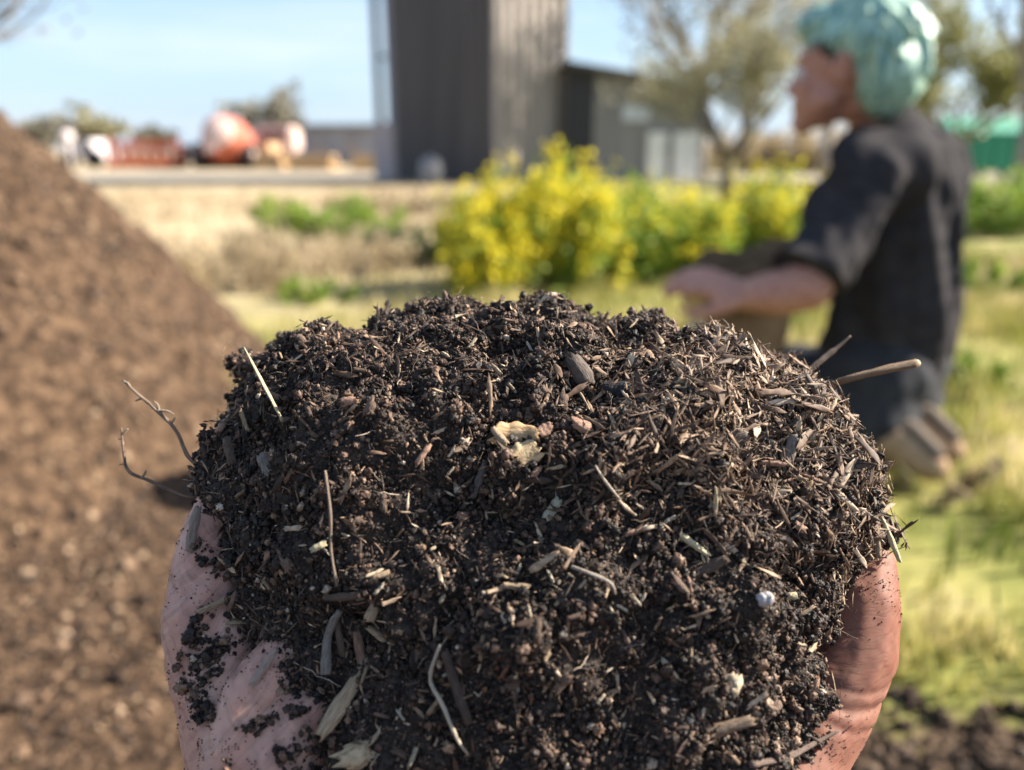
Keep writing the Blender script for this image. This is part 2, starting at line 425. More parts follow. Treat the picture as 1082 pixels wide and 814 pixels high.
# ------------------------------------------------------------------ compost pile on the left
PC = np.array([-1.60, 1.90])
def pile_h(x, y):
    dy = y - PC[1]; dy = np.where(dy < 0, dy * .62, dy)
    h = 1.13 - 1.15 * np.sqrt((x - PC[0]) ** 2 + dy ** 2 + .02)
    h = .012 * np.logaddexp(0, h / .012)
    sg = lambda q: 1 / (1 + np.exp(-np.clip(q, -40, 40)))
    return h - .03 + .045 * sg((-.33 * y - x) * 12) * sg((1.75 - y) * 9) + .03 * sg((h - .02) * 200)
pile_mat = noisy('pile_compost', [(.014, .0085, .0055), (.062, .037, .022), (.14, .088, .053)], 38, .9, .2, 8, bump=.6, bdist=.02)
def make_pile():
    root = empty('compost_pile', (PC[0], PC[1], 0))
    tag(root, 'tall brown heap of compost sloping down on the left of the field', 'compost pile')
    nr, na = 200, 320; r = np.linspace(0.001, 2.4, nr); th = np.linspace(0, 2 * math.pi, na, endpoint=False)
    X = PC[0] + r[:, None] * np.cos(th); Y = PC[1] + r[:, None] * np.sin(th)
    Z = pile_h(X, Y)
    p = np.stack([X.ravel(), Y.ravel(), Z.ravel()], 1)
    w = np.clip(p[:, 2] * 8, .05, 1)
    p[:, 2] += w * (.055 * fbm(p * 5.5, 4, 1) + .042 * (.5 - worley(p * 12, 2)) + .012 * (.5 - worley(p * 34, 6)) + .008 * fbm(p * 40, 2, 5))
    F = []
    for i in range(nr - 1):
        j = np.arange(na); k = (j + 1) % na
        F.append(np.stack([i * na + j, (i + 1) * na + j, (i + 1) * na + k, i * na + k], 1))
    o = mesh_np('packed_compost', p, np.concatenate(F), pile_mat, root)
    # loose clods and chips over the side one can see
    n = 150000; rr = np.sqrt(RNG.uniform(0, 1, n)) * 2.3; t = RNG.uniform(0, 2 * math.pi, n)
    x = PC[0] + rr * np.cos(t); y = PC[1] + rr * np.sin(t)
    keep = (x > -1.75) & (y > .3) & (y < 2.6) & (pile_h(x, y) > .004)
    x, y = x[keep], y[keep]
    P = np.stack([x, y, pile_h(x, y)], 1); ww = np.clip(P[:, 2] * 8, .05, 1)
    P[:, 2] += ww * (.055 * fbm(P * 5.5, 4, 1) + .042 * (.5 - worley(P * 12, 2)) + .012 * (.5 - worley(P * 34, 6))) + .001
    n = len(P)
    cm = scatter_mat('pile_clods', [(0, (.018, .0105, .0065)), (.45, (.072, .042, .025)), (.78, (.165, .100, .058)), (.95, (.23, .155, .095)), (1, (.36, .26, .17))], .7, .45, 300, .4)
    pr = crumb_protos(cm, 6, 21) + flake_protos(cm, 4, 22, w=(.2, .45), th=(.08, .15))
    sc = np.clip(RNG.lognormal(math.log(.0038), .55, n), .0012, .018)
    tag(scatter('loose_clods', P, rand_rot(n), sc, RNG.integers(0, len(pr), n), pr, root), 'loose clods and chips of the heap')
    return root
make_pile()

# loose soil on the ground nearest the camera
def make_soil():
    n = 52000; x = RNG.uniform(-.9, 2.2, n); y = RNG.uniform(-.2, 1.3, n)
    e = .80 + .16 * fbm(np.stack([x * 3, y * 3, 0 * x], 1), 3, 9) + .12 * np.clip((x - .8), -.5, 1)
    k = y < e; x, y = x[k], y[k]; n = len(x)
    P = np.stack([x, y, np.array([gz(a, c) for a, c in zip(x, y)]) + .003], 1)
    cm = scatter_mat('ground_clods', [(0, (.022, .015, .011)), (.5, (.066, .045, .033)), (.85, (.14, .10, .072)), (1, (.30, .22, .16))], .9, .15, 200, .4)
    pr = crumb_protos(cm, 6, 31)
    sc = np.clip(RNG.lognormal(math.log(.0042), .6, n), .0012, .02)
    tag(scatter('loose_soil', P, rand_rot(n), sc, RNG.integers(0, len(pr), n), pr), 'dark crumbly soil strewn over the ground', 'soil')
make_soil()

# ------------------------------------------------------------------ grass
def blades(name, n, xr, yr, h, cols, seed, dens=None, wid=.004, label=None):
    rg = np.random.default_rng(seed)
    x = rg.uniform(*xr, n); y = rg.uniform(*yr, n)
    if dens is not None:
        k = dens(x, y) > rg.uniform(0, 1, n); x, y = x[k], y[k]
    n = len(x); hh = rg.uniform(*h, n) * np.clip(1 + 1.5 * fbm(np.stack([x * 5, y * 5, 0 * x], 1), 3, seed + 90), .35, 2) * np.clip(1.6 - np.abs(y) / 9, .3, 1); th = rg.uniform(0, 2 * math.pi, n); ln = rg.uniform(0, .7, n) * hh
    d = np.stack([np.cos(th), np.sin(th), 0 * th], 1); s = np.stack([-np.sin(th), np.cos(th), 0 * th], 1) * (wid * rg.uniform(.5, 1.3, n))[:, None]
    z = np.stack([0 * x, 0 * x, 1 + 0 * x], 1)
    b = np.stack([x, y, np.full(n, -.012)], 1)
    m_ = b + d * (ln * .35)[:, None] + z * (hh * .6)[:, None]; t = b + d * ln[:, None] + z * hh[:, None]
    V = np.stack([b - s, b + s, m_ + s * .8, m_ - s * .8, t + s * .1, t - s * .1], 1).reshape(-1, 3)
    i = np.arange(n)[:, None] * 6
    F = np.concatenate([i + np.array([[0, 1, 2, 3]]), i + np.array([[3, 2, 4, 5]])])
    m = mat(name + '_blade', cols[0], .6, .3); nn = m.node_tree.nodes; l = m.node_tree.links.new
    g = nn.new('ShaderNodeNewGeometry'); q = nn.new('ShaderNodeTexNoise'); q.inputs['Scale'].default_value = 3.2; q.inputs['Detail'].default_value = 9
    rp = nn.new('ShaderNodeValToRGB')
    while len(rp.color_ramp.elements) < len(cols): rp.color_ramp.elements.new(.5)
    for k, (e, c) in enumerate(zip(rp.color_ramp.elements, cols)): e.position = .37 + .27 * k / (len(cols) - 1); e.color = (*c, 1)
    bb = nn['Principled BSDF']; out = nn['Material Output']
    tr = nn.new('ShaderNodeBsdfTranslucent'); mx = nn.new('ShaderNodeMixShader'); mx.inputs[0].default_value = .4
    l(g.outputs['Position'], q.inputs['Vector']); l(q.outputs['Fac'], rp.inputs['Fac']); l(rp.outputs['Color'], bb.inputs['Base Color']); l(rp.outputs['Color'], tr.inputs['Color'])
    l(bb.outputs[0], mx.inputs[1]); l(tr.outputs[0], mx.inputs[2]); l(mx.outputs[0], out.inputs['Surface'])
    o = mesh_np(name, V, F, m, None, False)
    tag(o, label, 'grass', kind='stuff'); return o
soil_e = lambda x, y: .80 + .16 * fbm(np.stack([x * 3, y * 3, 0 * x], 1), 3, 9) + .12 * np.clip((x - .8), -.5, 1)
def dens_grass(x, y):
    q = np.stack([x, y, 0 * x], 1)
    d = np.clip(.72 + 1.7 * fbm(q * 2.6, 4, 60), .12, 1)
    d *= (y > soil_e(x, y)) * np.clip((x + .5) * 1.4 + np.clip(3.5 - y, 0, 1.5), 0, 1)
    d *= 1 - .9 * (np.exp(-((x - 1.15) ** 2 / .03 + (y - 1.33) ** 2 / .02)) + np.exp(-((x - .75) ** 2 / .02 + (y - 1.02) ** 2 / .008)))
    d *= pile_h(x, y) < .0
    return d
blades('grass', 120000, (-1.2, 3.6), (.7, 4.6), (.012, .075), [(.10, .135, .022), (.27, .265, .06), (.46, .40, .16), (.58, .48, .26)], 3, dens_grass, .0035, 'short green and straw coloured grass covering the field')
def dens_dry(x, y):
    q = np.stack([x, y, 0 * x], 1)
    return np.clip(.4 + 1.2 * fbm(q * .8, 3, 70), 0, 1) * np.clip((3.0 - x) * .5, .25, 1)
blades('dry_grass', 60000, (-7, 8), (3.4, 14), (.04, .15), [(.28, .215, .13), (.46, .37, .235), (.58, .48, .33)], 4, dens_dry, .008, 'dry straw coloured grass further out in the field')

# ------------------------------------------------------------------ plants and trees
def leaf_mat(name, cols, scale=4):
    m = noisy(name, cols, scale, .6, .3, 4); nn = m.node_tree.nodes; l = m.node_tree.links.new
    bb = nn['Principled BSDF']; rp = [x for x in nn if x.type == 'VALTORGB'][0]
    tr = nn.new('ShaderNodeBsdfTranslucent'); mx = nn.new('ShaderNodeMixShader'); mx.inputs[0].default_value = .35
    l(rp.outputs['Color'], tr.inputs['Color']); l(bb.outputs[0], mx.inputs[1]); l(tr.outputs[0], mx.inputs[2]); l(mx.outputs[0], nn['Material Output'].inputs['Surface'])
    return m
def leaves_np(C, size, rg, asp=.5):
    n = len(C); u = rg.normal(size=(n, 3)); u /= np.linalg.norm(u, axis=1)[:, None]
    w = np.cross(u, rg.normal(size=(n, 3))); w /= np.linalg.norm(w, axis=1)[:, None]
    s = (size * rg.uniform(.6, 1.4, n))[:, None]; nn_ = np.cross(u, w) * s * .15
    V = np.stack([C - u * s, C + w * s * asp + nn_, C + u * s, C - w * s * asp + nn_], 1).reshape(-1, 3)
    return V, np.arange(n * 4).reshape(-1, 4)
bark = noisy('bark', [(.07, .058, .05), (.16, .135, .115)], 14, .9, .2, stretch=(1, 1, .3))
bark_pale = noisy('bark_pale', [(.20, .175, .15), (.34, .30, .26)], 14, .9, .2, stretch=(1, 1, .3))
def tree(name, base, H, spread, label, leafm, nleaf, leafsize, seed, barkm=bark, trunk=.25, lean=(0, 0), levels=4, group=None, r0=None):
    rg = np.random.default_rng(seed)
    root = empty(name, base); tag(root, label, 'tree', group)
    mb = MB(); tips = []
    def grow(p, d, ln, r, lev):
        k = 5; pts = [p]; rr = [r]
        for i in range(k):
            d = d + rg.normal(size=3) * .13 + np.array([0, 0, .05]); d /= np.linalg.norm(d)
            p = p + d * ln / k; pts.append(p); rr.append(r * (1 - .45 * (i + 1) / k))
            if lev >= levels - 2: tips.append(p)
        mb.tube(pts, rr, 7 if lev < 2 else 4)
        if lev >= levels: return
        for c in range(rg.integers(3, 5) if lev else rg.integers(4, 6)):
            a = rg.uniform(0, 2 * math.pi); q = np.array([math.cos(a) * spread, math.sin(a) * spread, 0])
            nd = d * .75 + q * rg.uniform(.5, 1.1); nd /= np.linalg.norm(nd)
            grow(pts[rg.integers(2, k + 1)] if lev else pts[-1], nd, ln * rg.uniform(.6, .85), rr[-1] * .75, lev + 1)
    r0 = r0 or H * .025
    L0 = H * trunk
    b = np.array(base, float) + np.array([0, 0, -.03])
    d0 = np.array([lean[0], lean[1], 1.0]); d0 /= np.linalg.norm(d0)
    pts = [b, b + d0 * L0 * .5 + rg.normal(size=3) * H * .008, b + d0 * L0]
    mb.tube(pts, [r0 * 1.25, r0, r0 * .9], 9)
    for c in range(5):
        a = c * 1.26 + rg.uniform(-.4, .4); q = np.array([math.cos(a) * spread, math.sin(a) * spread, .8]); q /= np.linalg.norm(q)
        grow(pts[-1] - d0 * rg.uniform(0, .15) * L0, q, (H - L0) * rg.uniform(.34, .46), r0 * .62, 1)
    mb.build('trunk', barkm, root, True)
    T = np.array(tips); C = T[rg.integers(0, len(T), nleaf)] + rg.normal(size=(nleaf, 3)) * H * .03
    V, F = leaves_np(C, leafsize, rg)
    mesh_np('crown', V, F, leafm, root, False)
    return root
olive = leaf_mat('olive_leaf', [(.20, .19, .11), (.33, .31, .19), (.45, .42, .28)], 2)
olive2 = leaf_mat('olive_leaf_green', [(.13, .14, .045), (.23, .23, .08), (.32, .31, .13)], 2)
greyleaf = leaf_mat('grey_leaf', [(.19, .185, .15), (.32, .31, .26)], 2)
def at(px, Y): p = PY(px, 300, Y); return (float(ray(px, 205)[0] / ray(px, 205)[1] * Y), Y, 0.0)
tree('olive_tree', at(768, 9.5), 2.75, 1.0, 'low spreading olive tree with a dark forked trunk behind the yellow bushes', olive, 5000, .036, 11, bark, .2)
tree('bare_tree', at(735, 17), 7.0, .62, 'tall thin grey tree rising behind the spreading olive tree', greyleaf, 2600, .07, 12, bark_pale, .3)
tree('olive_tree', at(1000, 15), 3.6, .8, 'rounded olive green tree behind the green skip and the kneeling person', olive2, 6500, .07, 13, bark_pale, .18)
tree('bare_tree', at(1075, 8), 4.2, .5, 'slim grey tree with sparse twigs at the right edge, in front of the green skip', greyleaf, 2200, .03, 14, bark_pale, .25)
tree('bare_tree', at(870, 19), 5.5, .7, 'hazy grey tree with fine twigs directly behind the head of the kneeling person', greyleaf, 2600, .07, 15, bark_pale, .25)
tree('bare_tree', at(-75, 5), 3.3, .95, 'leafless tree left of the compost pile reaching a twig into the sky corner', greyleaf, 500, .03, 16, bark, .35)
for i, (px, Y, h, lb) in enumerate([(62, 60, 4.6, 'distant grey green tree above the white van'), (112, 66, 5.2, 'distant olive tree above the orange barriers'), (170, 72, 3.6, 'small distant tree on the skyline above the last orange barrier'), (290, 75, 7.5, 'faint bare tree rising over the long grey shed')]):
    tree('distant_tree', at(px, Y), h, 1.1 if i < 3 else .7, lb, greyleaf if i != 1 else olive, 1500, .3, 40 + i, bark_pale, .2, levels=3)

flower = leaf_mat('mustard_flower', [(.66, .55, .03), (.80, .70, .06)], 6)
weed = leaf_mat('weed_leaf', [(.12, .20, .03), (.22, .33, .05), (.36, .42, .08)], 5)
darkweed = leaf_mat('dark_weed_leaf', [(.03, .055, .025), (.07, .11, .045)], 5)
tanweed = leaf_mat('dry_weed_leaf', [(.36, .285, .18), (.54, .44, .29)], 5)
def bush(name, base, w, h, label, cat, nl, nf, seed, leafm=weed, flm=flower, fsz=.02, lsz=.022, group=None, ftop=.45):
    rg = np.random.default_rng(seed); root = empty(name, base); tag(root, label, cat, group)
    ns = max(8, int((60 if nf else 30) * min(w, 1.6))); mb = MB(); LV = []; FV = []
    for i in range(ns):
        a = rg.uniform(0, 2 * math.pi); rr = math.sqrt(rg.uniform()) * w * .5; hh = h * (rg.uniform(.5, 1.03) if nf else rg.uniform(.62, 1.0)) * (1 - .35 * (rr / (w * .5)) ** 2)
        b = np.array(base) + np.array([math.cos(a) * rr * .6, math.sin(a) * rr * .45, -.01])
        t = np.array(base) + np.array([math.cos(a) * rr * 1.05, math.sin(a) * rr * .7, hh])
        m_ = (b + t) / 2 + rg.normal(size=3) * .02
        mb.tube([b, m_, t], [.005, .004, .002], 4)
        k = rg.uniform(.08, 1, nl // ns); q = np.where(k[:, None] < .5, b + (m_ - b) * k[:, None] * 2, m_ + (t - m_) * (k[:, None] * 2 - 1))
        LV.append(q + rg.normal(size=q.shape) * (.06 if nf else .045) * h / .6 * np.array([1, 1, .7]))
        if nf:
            k = rg.uniform(ftop, 1.03, nf // ns); q = m_ + (t - m_) * np.clip(k[:, None] * 2 - 1, 0, 1.1)
            cl = rg.normal(size=(7, 3)) * .055
            FV.append(q + cl[rg.integers(0, 7, len(q))] + rg.normal(size=q.shape) * .018)
    mb.build('stems', weed if leafm is not tanweed else tanweed, root)['kind'] = 'stuff'
    V, F = leaves_np(np.concatenate(LV), lsz, rg, .45); mesh_np('leaves', V, F, leafm, root, False)
    if nf:
        V, F = leaves_np(np.concatenate(FV), fsz, rg, .9); mesh_np('flowers', V, F, flm, root, False)['kind'] = 'stuff'
    return root
FG = 'flowering mustard bushes behind the handful of compost'
bush('mustard_bush', at(568, 3.7), .76, .62, 'tallest bush thick with bright yellow flowers beside the dark tower', 'bush', 5200, 8000, 1, fsz=.015, lsz=.022, group=FG, ftop=.32)
bush('mustard_bush', at(515, 3.4), .30, .37, 'low yellow flowered clump at the left end of the mustard bushes', 'bush', 1300, 1900, 2, fsz=.014, group=FG, ftop=.3)
bush('mustard_bush', at(664, 3.9), .66, .50, 'mostly green mustard bush with few flowers below the grey lean-to shed', 'bush', 4200, 1000, 3, fsz=.013, lsz=.024, group=FG, ftop=.55)
bush('mustard_bush', at(735, 3.9), .46, .42, 'pale yellow green bush right of the mostly green one, behind the hands of the person', 'bush', 3200, 1300, 4, fsz=.013, group=FG, ftop=.5)
bush('mustard_bush', at(815, 4.2), .44, .50, 'yellow flowered bush close to the chest of the kneeling person', 'bush', 2600, 1800, 5, fsz=.014, group=FG, ftop=.45)
bush('dark_weed', at(460, 4.4), .8, .26, 'low dark green weed left of the yellow bushes', 'weed', 2400, 0, 6, darkweed, group='weeds in the dry field')
bush('green_weed', at(362, 5.6), .9, .34, 'bright green weed in the middle of the dry field', 'weed', 2200, 0, 7, weed, group='weeds in the dry field')
bush('green_weed', at(292, 6.2), .6, .30, 'small green weed below the mixer truck', 'weed', 1200, 0, 8, weed, group='weeds in the dry field')
bush('dry_weed', at(330, 4.0), 1.0, .28, 'dry grey brown weed in front of the bright green one', 'weed', 2400, 0, 9, tanweed, lsz=.016, group='weeds in the dry field')
bush('dry_weed', at(250, 3.6), .7, .3, 'dry tan weed beside the foot of the compost pile', 'weed', 1700, 0, 10, tanweed, lsz=.016, group='weeds in the dry field')
bush('dry_weed', at(420, 8), 1.5, .26, 'wide dry weed below the tower', 'weed', 1800, 0, 13, tanweed, lsz=.03, group='weeds in the dry field')
bush('green_weed', at(1062, 6), 1.0, .5, 'green bush below the green skip at the right edge', 'weed', 2000, 0, 11, weed, lsz=.03)
bush('green_weed', at(310, 3.3), .5, .10, 'low pale green weed at the foot of the compost pile', 'weed', 700, 0, 21, weed, lsz=.016, group='weeds in the dry field')
bush('green_weed', at(1000, 1.55), .22, .05, 'small leafy weed in the grass behind the right hand', 'weed', 260, 0, 22, weed, lsz=.014, group='weeds in the grass')
bush('green_weed', at(1052, 2.1), .3, .08, 'clump of leafy weed in the grass at the right edge', 'weed', 420, 0, 23, weed, lsz=.016, group='weeds in the grass')
bush('dry_weed', at(1040, 1.35), .26, .05, 'dry tan tuft in the grass at the right edge', 'weed', 380, 0, 24, tanweed, lsz=.014, group='weeds in the grass')
bush('green_weed', at(1050, 3.6), .6, .16, 'low green weed behind the back of the kneeling person', 'weed', 1500, 0, 12, weed)

for i, (px, Y, w_, h, lb) in enumerate([(775, 24, 3.4, 1.3, 'low grey brown bush behind the forked olive trunk'), (850, 22, 2.8, 1.5, 'tan grey bush behind the chest of the kneeling person'), (940, 26, 3.4, 1.3, 'low bush mostly hidden by the kneeling person'), (1050, 27, 4.0, 1.7, 'olive bush behind the green skip')]):
    bush('far_bush', at(px, Y), w_, h, lb, 'bush', 2200, 0, 60 + i, [tanweed, tanweed, olive, olive2][i], lsz=.09, group='bushes along the far side of the field')

# ------------------------------------------------------------------ buildings and far things
def corr(name, c0, c1, freq):
    m = mat(name, c0, .55, .4); n = m.node_tree.nodes; l = m.node_tree.links.new; b = n['Principled BSDF']
    t = n.new('ShaderNodeTexCoord'); no = n.new('ShaderNodeTexNoise'); no.inputs['Scale'].default_value = 1.2; no.inputs['Detail'].default_value = 6
    mp = n.new('ShaderNodeMapping'); mp.inputs['Scale'].default_value = (freq, freq, .25); l(t.outputs['Object'], mp.inputs[0]); l(mp.outputs[0], no.inputs['Vector'])
    r = n.new('ShaderNodeValToRGB'); r.color_ramp.elements[0].position = .35; r.color_ramp.elements[1].position = .65
    r.color_ramp.elements[0].color = (*c0, 1); r.color_ramp.elements[1].color = (*c1, 1)
    l(no.outputs['Fac'], r.inputs[0]); l(r.outputs[0], b.inputs['Base Color']); return m
dark_shade_clad = corr('dark_shade_cladding', (.060, .054, .055), (.088, .080, .080), 2.5)  # dark sheet colour; on the tower wall it paints in the shade
grey_sunlit_clad = corr('grey_sunlit_cladding', (.27, .24, .22), (.34, .30, .27), 1.2)  # paler copy: sunlight painted into the tower's right wall
white_m = mat('white_paint', (.75, .73, .68), .5)
grey_m = mat('grey_steel', (.25, .27, .31), .5)
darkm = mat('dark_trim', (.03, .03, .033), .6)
def clad(mb, a, c, z0, z1, rib=.16, dep=.035):    # ribbed wall sheet from a to c
    a = np.array(a); c = np.array(c); d = c - a; ln = np.linalg.norm(d); d /= ln; nrm = np.array([d[1], -d[0]])
    n = int(ln / rib); pts = []
    for i in range(n):
        s = ln * i / n; w = ln / n
        for t, o in ((0, 0), (.5, 0), (.6, dep), (.9, dep)):
            pts.append(a + d * (s + t * w) + nrm * o)
    pts.append(c)
    V = [(p[0], p[1], z) for p in pts for z in (z0, z1)]
    mb.add(V, [(2 * i, 2 * i + 2, 2 * i + 3, 2 * i + 1) for i in range(len(pts) - 1)])
TY = 15.5
def gx(px, Y): return float(ray(px, 190)[0] / ray(px, 190)[1] * Y)
A = (gx(421, TY + 1.2), TY + 1.2); B = (gx(524, TY), TY); Cc = (gx(597, TY + 1.7), TY + 1.7); Dd = (A[0] + Cc[0] - B[0], A[1] + Cc[1] - B[1])
tw = empty('grain_tower', (B[0], B[1], 0)); tag(tw, 'tall grain tower with shade painted into one ribbed side and sunlight into the other', 'tower')
mb = MB(); clad(mb, A, B, -.05, 9.0); clad(mb, Dd, A, -.05, 9.0); mb.build('shade_toned_wall', dark_shade_clad, tw)
mb = MB(); clad(mb, B, Cc, -.05, 9.0, .3, .06); clad(mb, Cc, Dd, -.05, 9.0, .3, .06); mb.build('sun_toned_wall', grey_sunlit_clad, tw)
mb = MB(); mb.add([(*A, 9), (*B, 9), (*Cc, 9), (*Dd, 9), ((A[0] + Cc[0]) / 2, (A[1] + Cc[1]) / 2, 10.2)], [(0, 1, 4), (1, 2, 4), (2, 3, 4), (3, 0, 4)]); mb.build('roof', grey_m, tw)
mb = MB(); mb.tube([(B[0], B[1] - .03, 0), (B[0], B[1] - .03, 9)], .06, 6); mb.build('corner_trim', grey_sunlit_clad, tw)
mb = MB(); mb.box((Cc[0] - .18, Cc[1] - .35, 3.62), (Cc[0] + .02, Cc[1] - .12, 3.8), None, .03); mb.build('floodlight', white_m, tw)
# bucket elevator beside the tower
el = empty('bucket_elevator', (gx(408, TY + 1.6), TY + 1.6, 0)); tag(el, 'slim grey grain elevator of two upright ducts left of the tower', 'grain elevator')
for px in (404, 417):
    x = gx(px, TY + 1.6); mb = MB(); mb.box((x - .07, TY + 1.54, -.05), (x + .07, TY + 1.66, 9.5), None, .01); mb.build('duct', grey_m if px > 405 else dark_shade_clad, el)
for z in np.arange(1, 9.5, 1.4):
    mb = MB(); mb.box((gx(404, TY + 1.6), TY + 1.57, z), (gx(417, TY + 1.6), TY + 1.63, z + .06)); mb.build('bracket', grey_m, el)
mb = MB(); mb.box((gx(398, TY + 1.6), TY + 1.35, -.05), (gx(421, TY + 1.6), TY + 1.85, 1.15), None, .03); mb.build('boot_housing', mat('faded_pink_steel', (.42, .36, .36), .6), el)
# white tank at the tower foot
x = gx(455, TY - .6); mb = MB()
prof = [(0, 0), (.2, 0), (.22, .05), (.22, .36), (.16, .45), (.07, .48), (.07, .53), (0, .53)]
v = []; f = []
for i, (r_, z) in enumerate(prof):
    for j in range(20): v.append((x + r_ * math.cos(j * .31416), TY - .5 + r_ * math.sin(j * .31416), z))
for i in range(len(prof) - 1):
    for j in range(20): f.append((i * 20 + j, i * 20 + (j + 1) % 20, (i + 1) * 20 + (j + 1) % 20, (i + 1) * 20 + j))
mb.add(v, f); tag(mb.build('water_tank', mat('translucent_tank', (.20, .20, .21), .6), None, True), 'small pale round tank standing at the foot of the shaded tower wall', 'tank')
# lean-to shed
SY = 16.6
sh = empty('lean_to_shed', (gx(600, SY), SY, 0)); tag(sh, 'grey lean-to shed with a sloping roof to the right of the tower', 'shed')
x0, x1, x2 = gx(597, SY), gx(626, SY), gx(742, SY)
zt = lambda px, py, Y: float(PY(px, py, Y)[2])
za, zb = zt(597, 72, SY), zt(742, 98, SY)
zm = za + (zb - za) * (x1 - x0) / (x2 - x0)
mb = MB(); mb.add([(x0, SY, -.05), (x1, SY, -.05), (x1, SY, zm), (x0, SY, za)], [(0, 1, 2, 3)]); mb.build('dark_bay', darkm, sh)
mb = MB(); mb.add([(x1, SY - .004, -.05), (x2, SY - .004, -.05), (x2, SY - .004, zb), (x1, SY - .004, zm), (x2, SY + 4, -.05), (x2, SY + 4, zb), (x0, SY + 4, -.05), (x0, SY + 4, za)], [(0, 1, 2, 3), (1, 4, 5, 2), (4, 6, 7, 5)]); mb.build('wall', corr('shed_wall', (.19, .18, .17), (.27, .255, .24), 3), sh)
mb = MB(); mb.add([(x0 - .1, SY - .3, za + .03), (x2 + .15, SY - .3, zb + .0), (x2 + .15, SY + 4.1, zb), (x0 - .1, SY + 4.1, za + .03), (x0 - .1, SY - .3, za + .13), (x2 + .15, SY - .3, zb + .1), (x2 + .15, SY + 4.1, zb + .1), (x0 - .1, SY + 4.1, za + .13)], [(0, 1, 2, 3), (4, 7, 6, 5), (0, 4, 5, 1), (1, 5, 6, 2), (2, 6, 7, 3), (3, 7, 4, 0)]); mb.build('roof', dark_shade_clad, sh)
for px, w in ((692, 20), (722, 26)):
    a, c = gx(px - w / 2, SY), gx(px + w / 2, SY)
    mb = MB(); mb.box((a, SY - .1, -.05), (c, SY - .02, zt(px, 140, SY)), None, .01); d = mb.build('door', white_m, sh)
    mb = MB(); mb.ball((c - .06, SY - .13, .62), .035, 1); mb.build('handle', darkm, d)
mb = MB(); mb.box((gx(655, SY), SY - .06, zt(650, 128, SY)), (gx(682, SY), SY - .01, zt(650, 112, SY)), None, .005); mb.build('window', mat('pale_glass', (.55, .58, .62), .2), sh)
# long grey shed behind the truck
LY = 34
ls = empty('grey_shed', (gx(345, LY), LY, 0)); tag(ls, 'long low blue grey shed behind the timber stacks', 'shed')
a, c, zt_ = gx(282, LY), gx(418, LY), zt(345, 136, LY)
mb = MB(); mb.box((a, LY, -.05), (c, LY + 5, zt_)); mb.build('wall', corr('blue_grey_clad', (.20, .22, .27), (.28, .30, .35), 2), ls)
mb = MB(); mb.box((a - .2, LY - .3, zt_ + .002), (c + .2, LY + 5.3, zt_ + .16)); mb.build('roof', mat('shed_roof', (.16, .16, .165), .6), ls)
for k in range(4):
    xx = a + (c - a) * (.12 + .24 * k); mb = MB(); mb.box((xx, LY - .06, -.03), (xx + .7, LY - .005, zt_ - .4)); mb.build('door', mat('shed_door', (.27, .25, .26), .6), ls)
# timber stacks
wood_far = noisy('sawn_timber', [(.40, .26, .13), (.58, .40, .22)], 3, .8)
for i, (p0, p1, yt, Y) in enumerate([(268, 300, 166, 26), (302, 352, 163, 25), (370, 416, 168, 24.5)]):
    st = empty('timber_stack', (gx((p0 + p1) / 2, Y), Y, 0))
    tag(st, ['short pale timber stack next to the mixer truck', 'widest orange tan stack of timber below the grey shed', 'tan timber stack close to the grain elevator'][i], 'timber stack', 'timber stacks beyond the road')
    a, c, zz = gx(p0, Y), gx(p1, Y), max(.35, zt(p0, yt, Y)); k = int(zz / .16) + 1
    for q in range(k):
        mb = MB()
        for w_ in range(6): mb.box((a + random.uniform(0, .1), Y + w_ * .2, .16 * q), (c - random.uniform(0, .1), Y + w_ * .2 + .17, .16 * q + .13), None)
        mb.build('board_layer', wood_far, st)
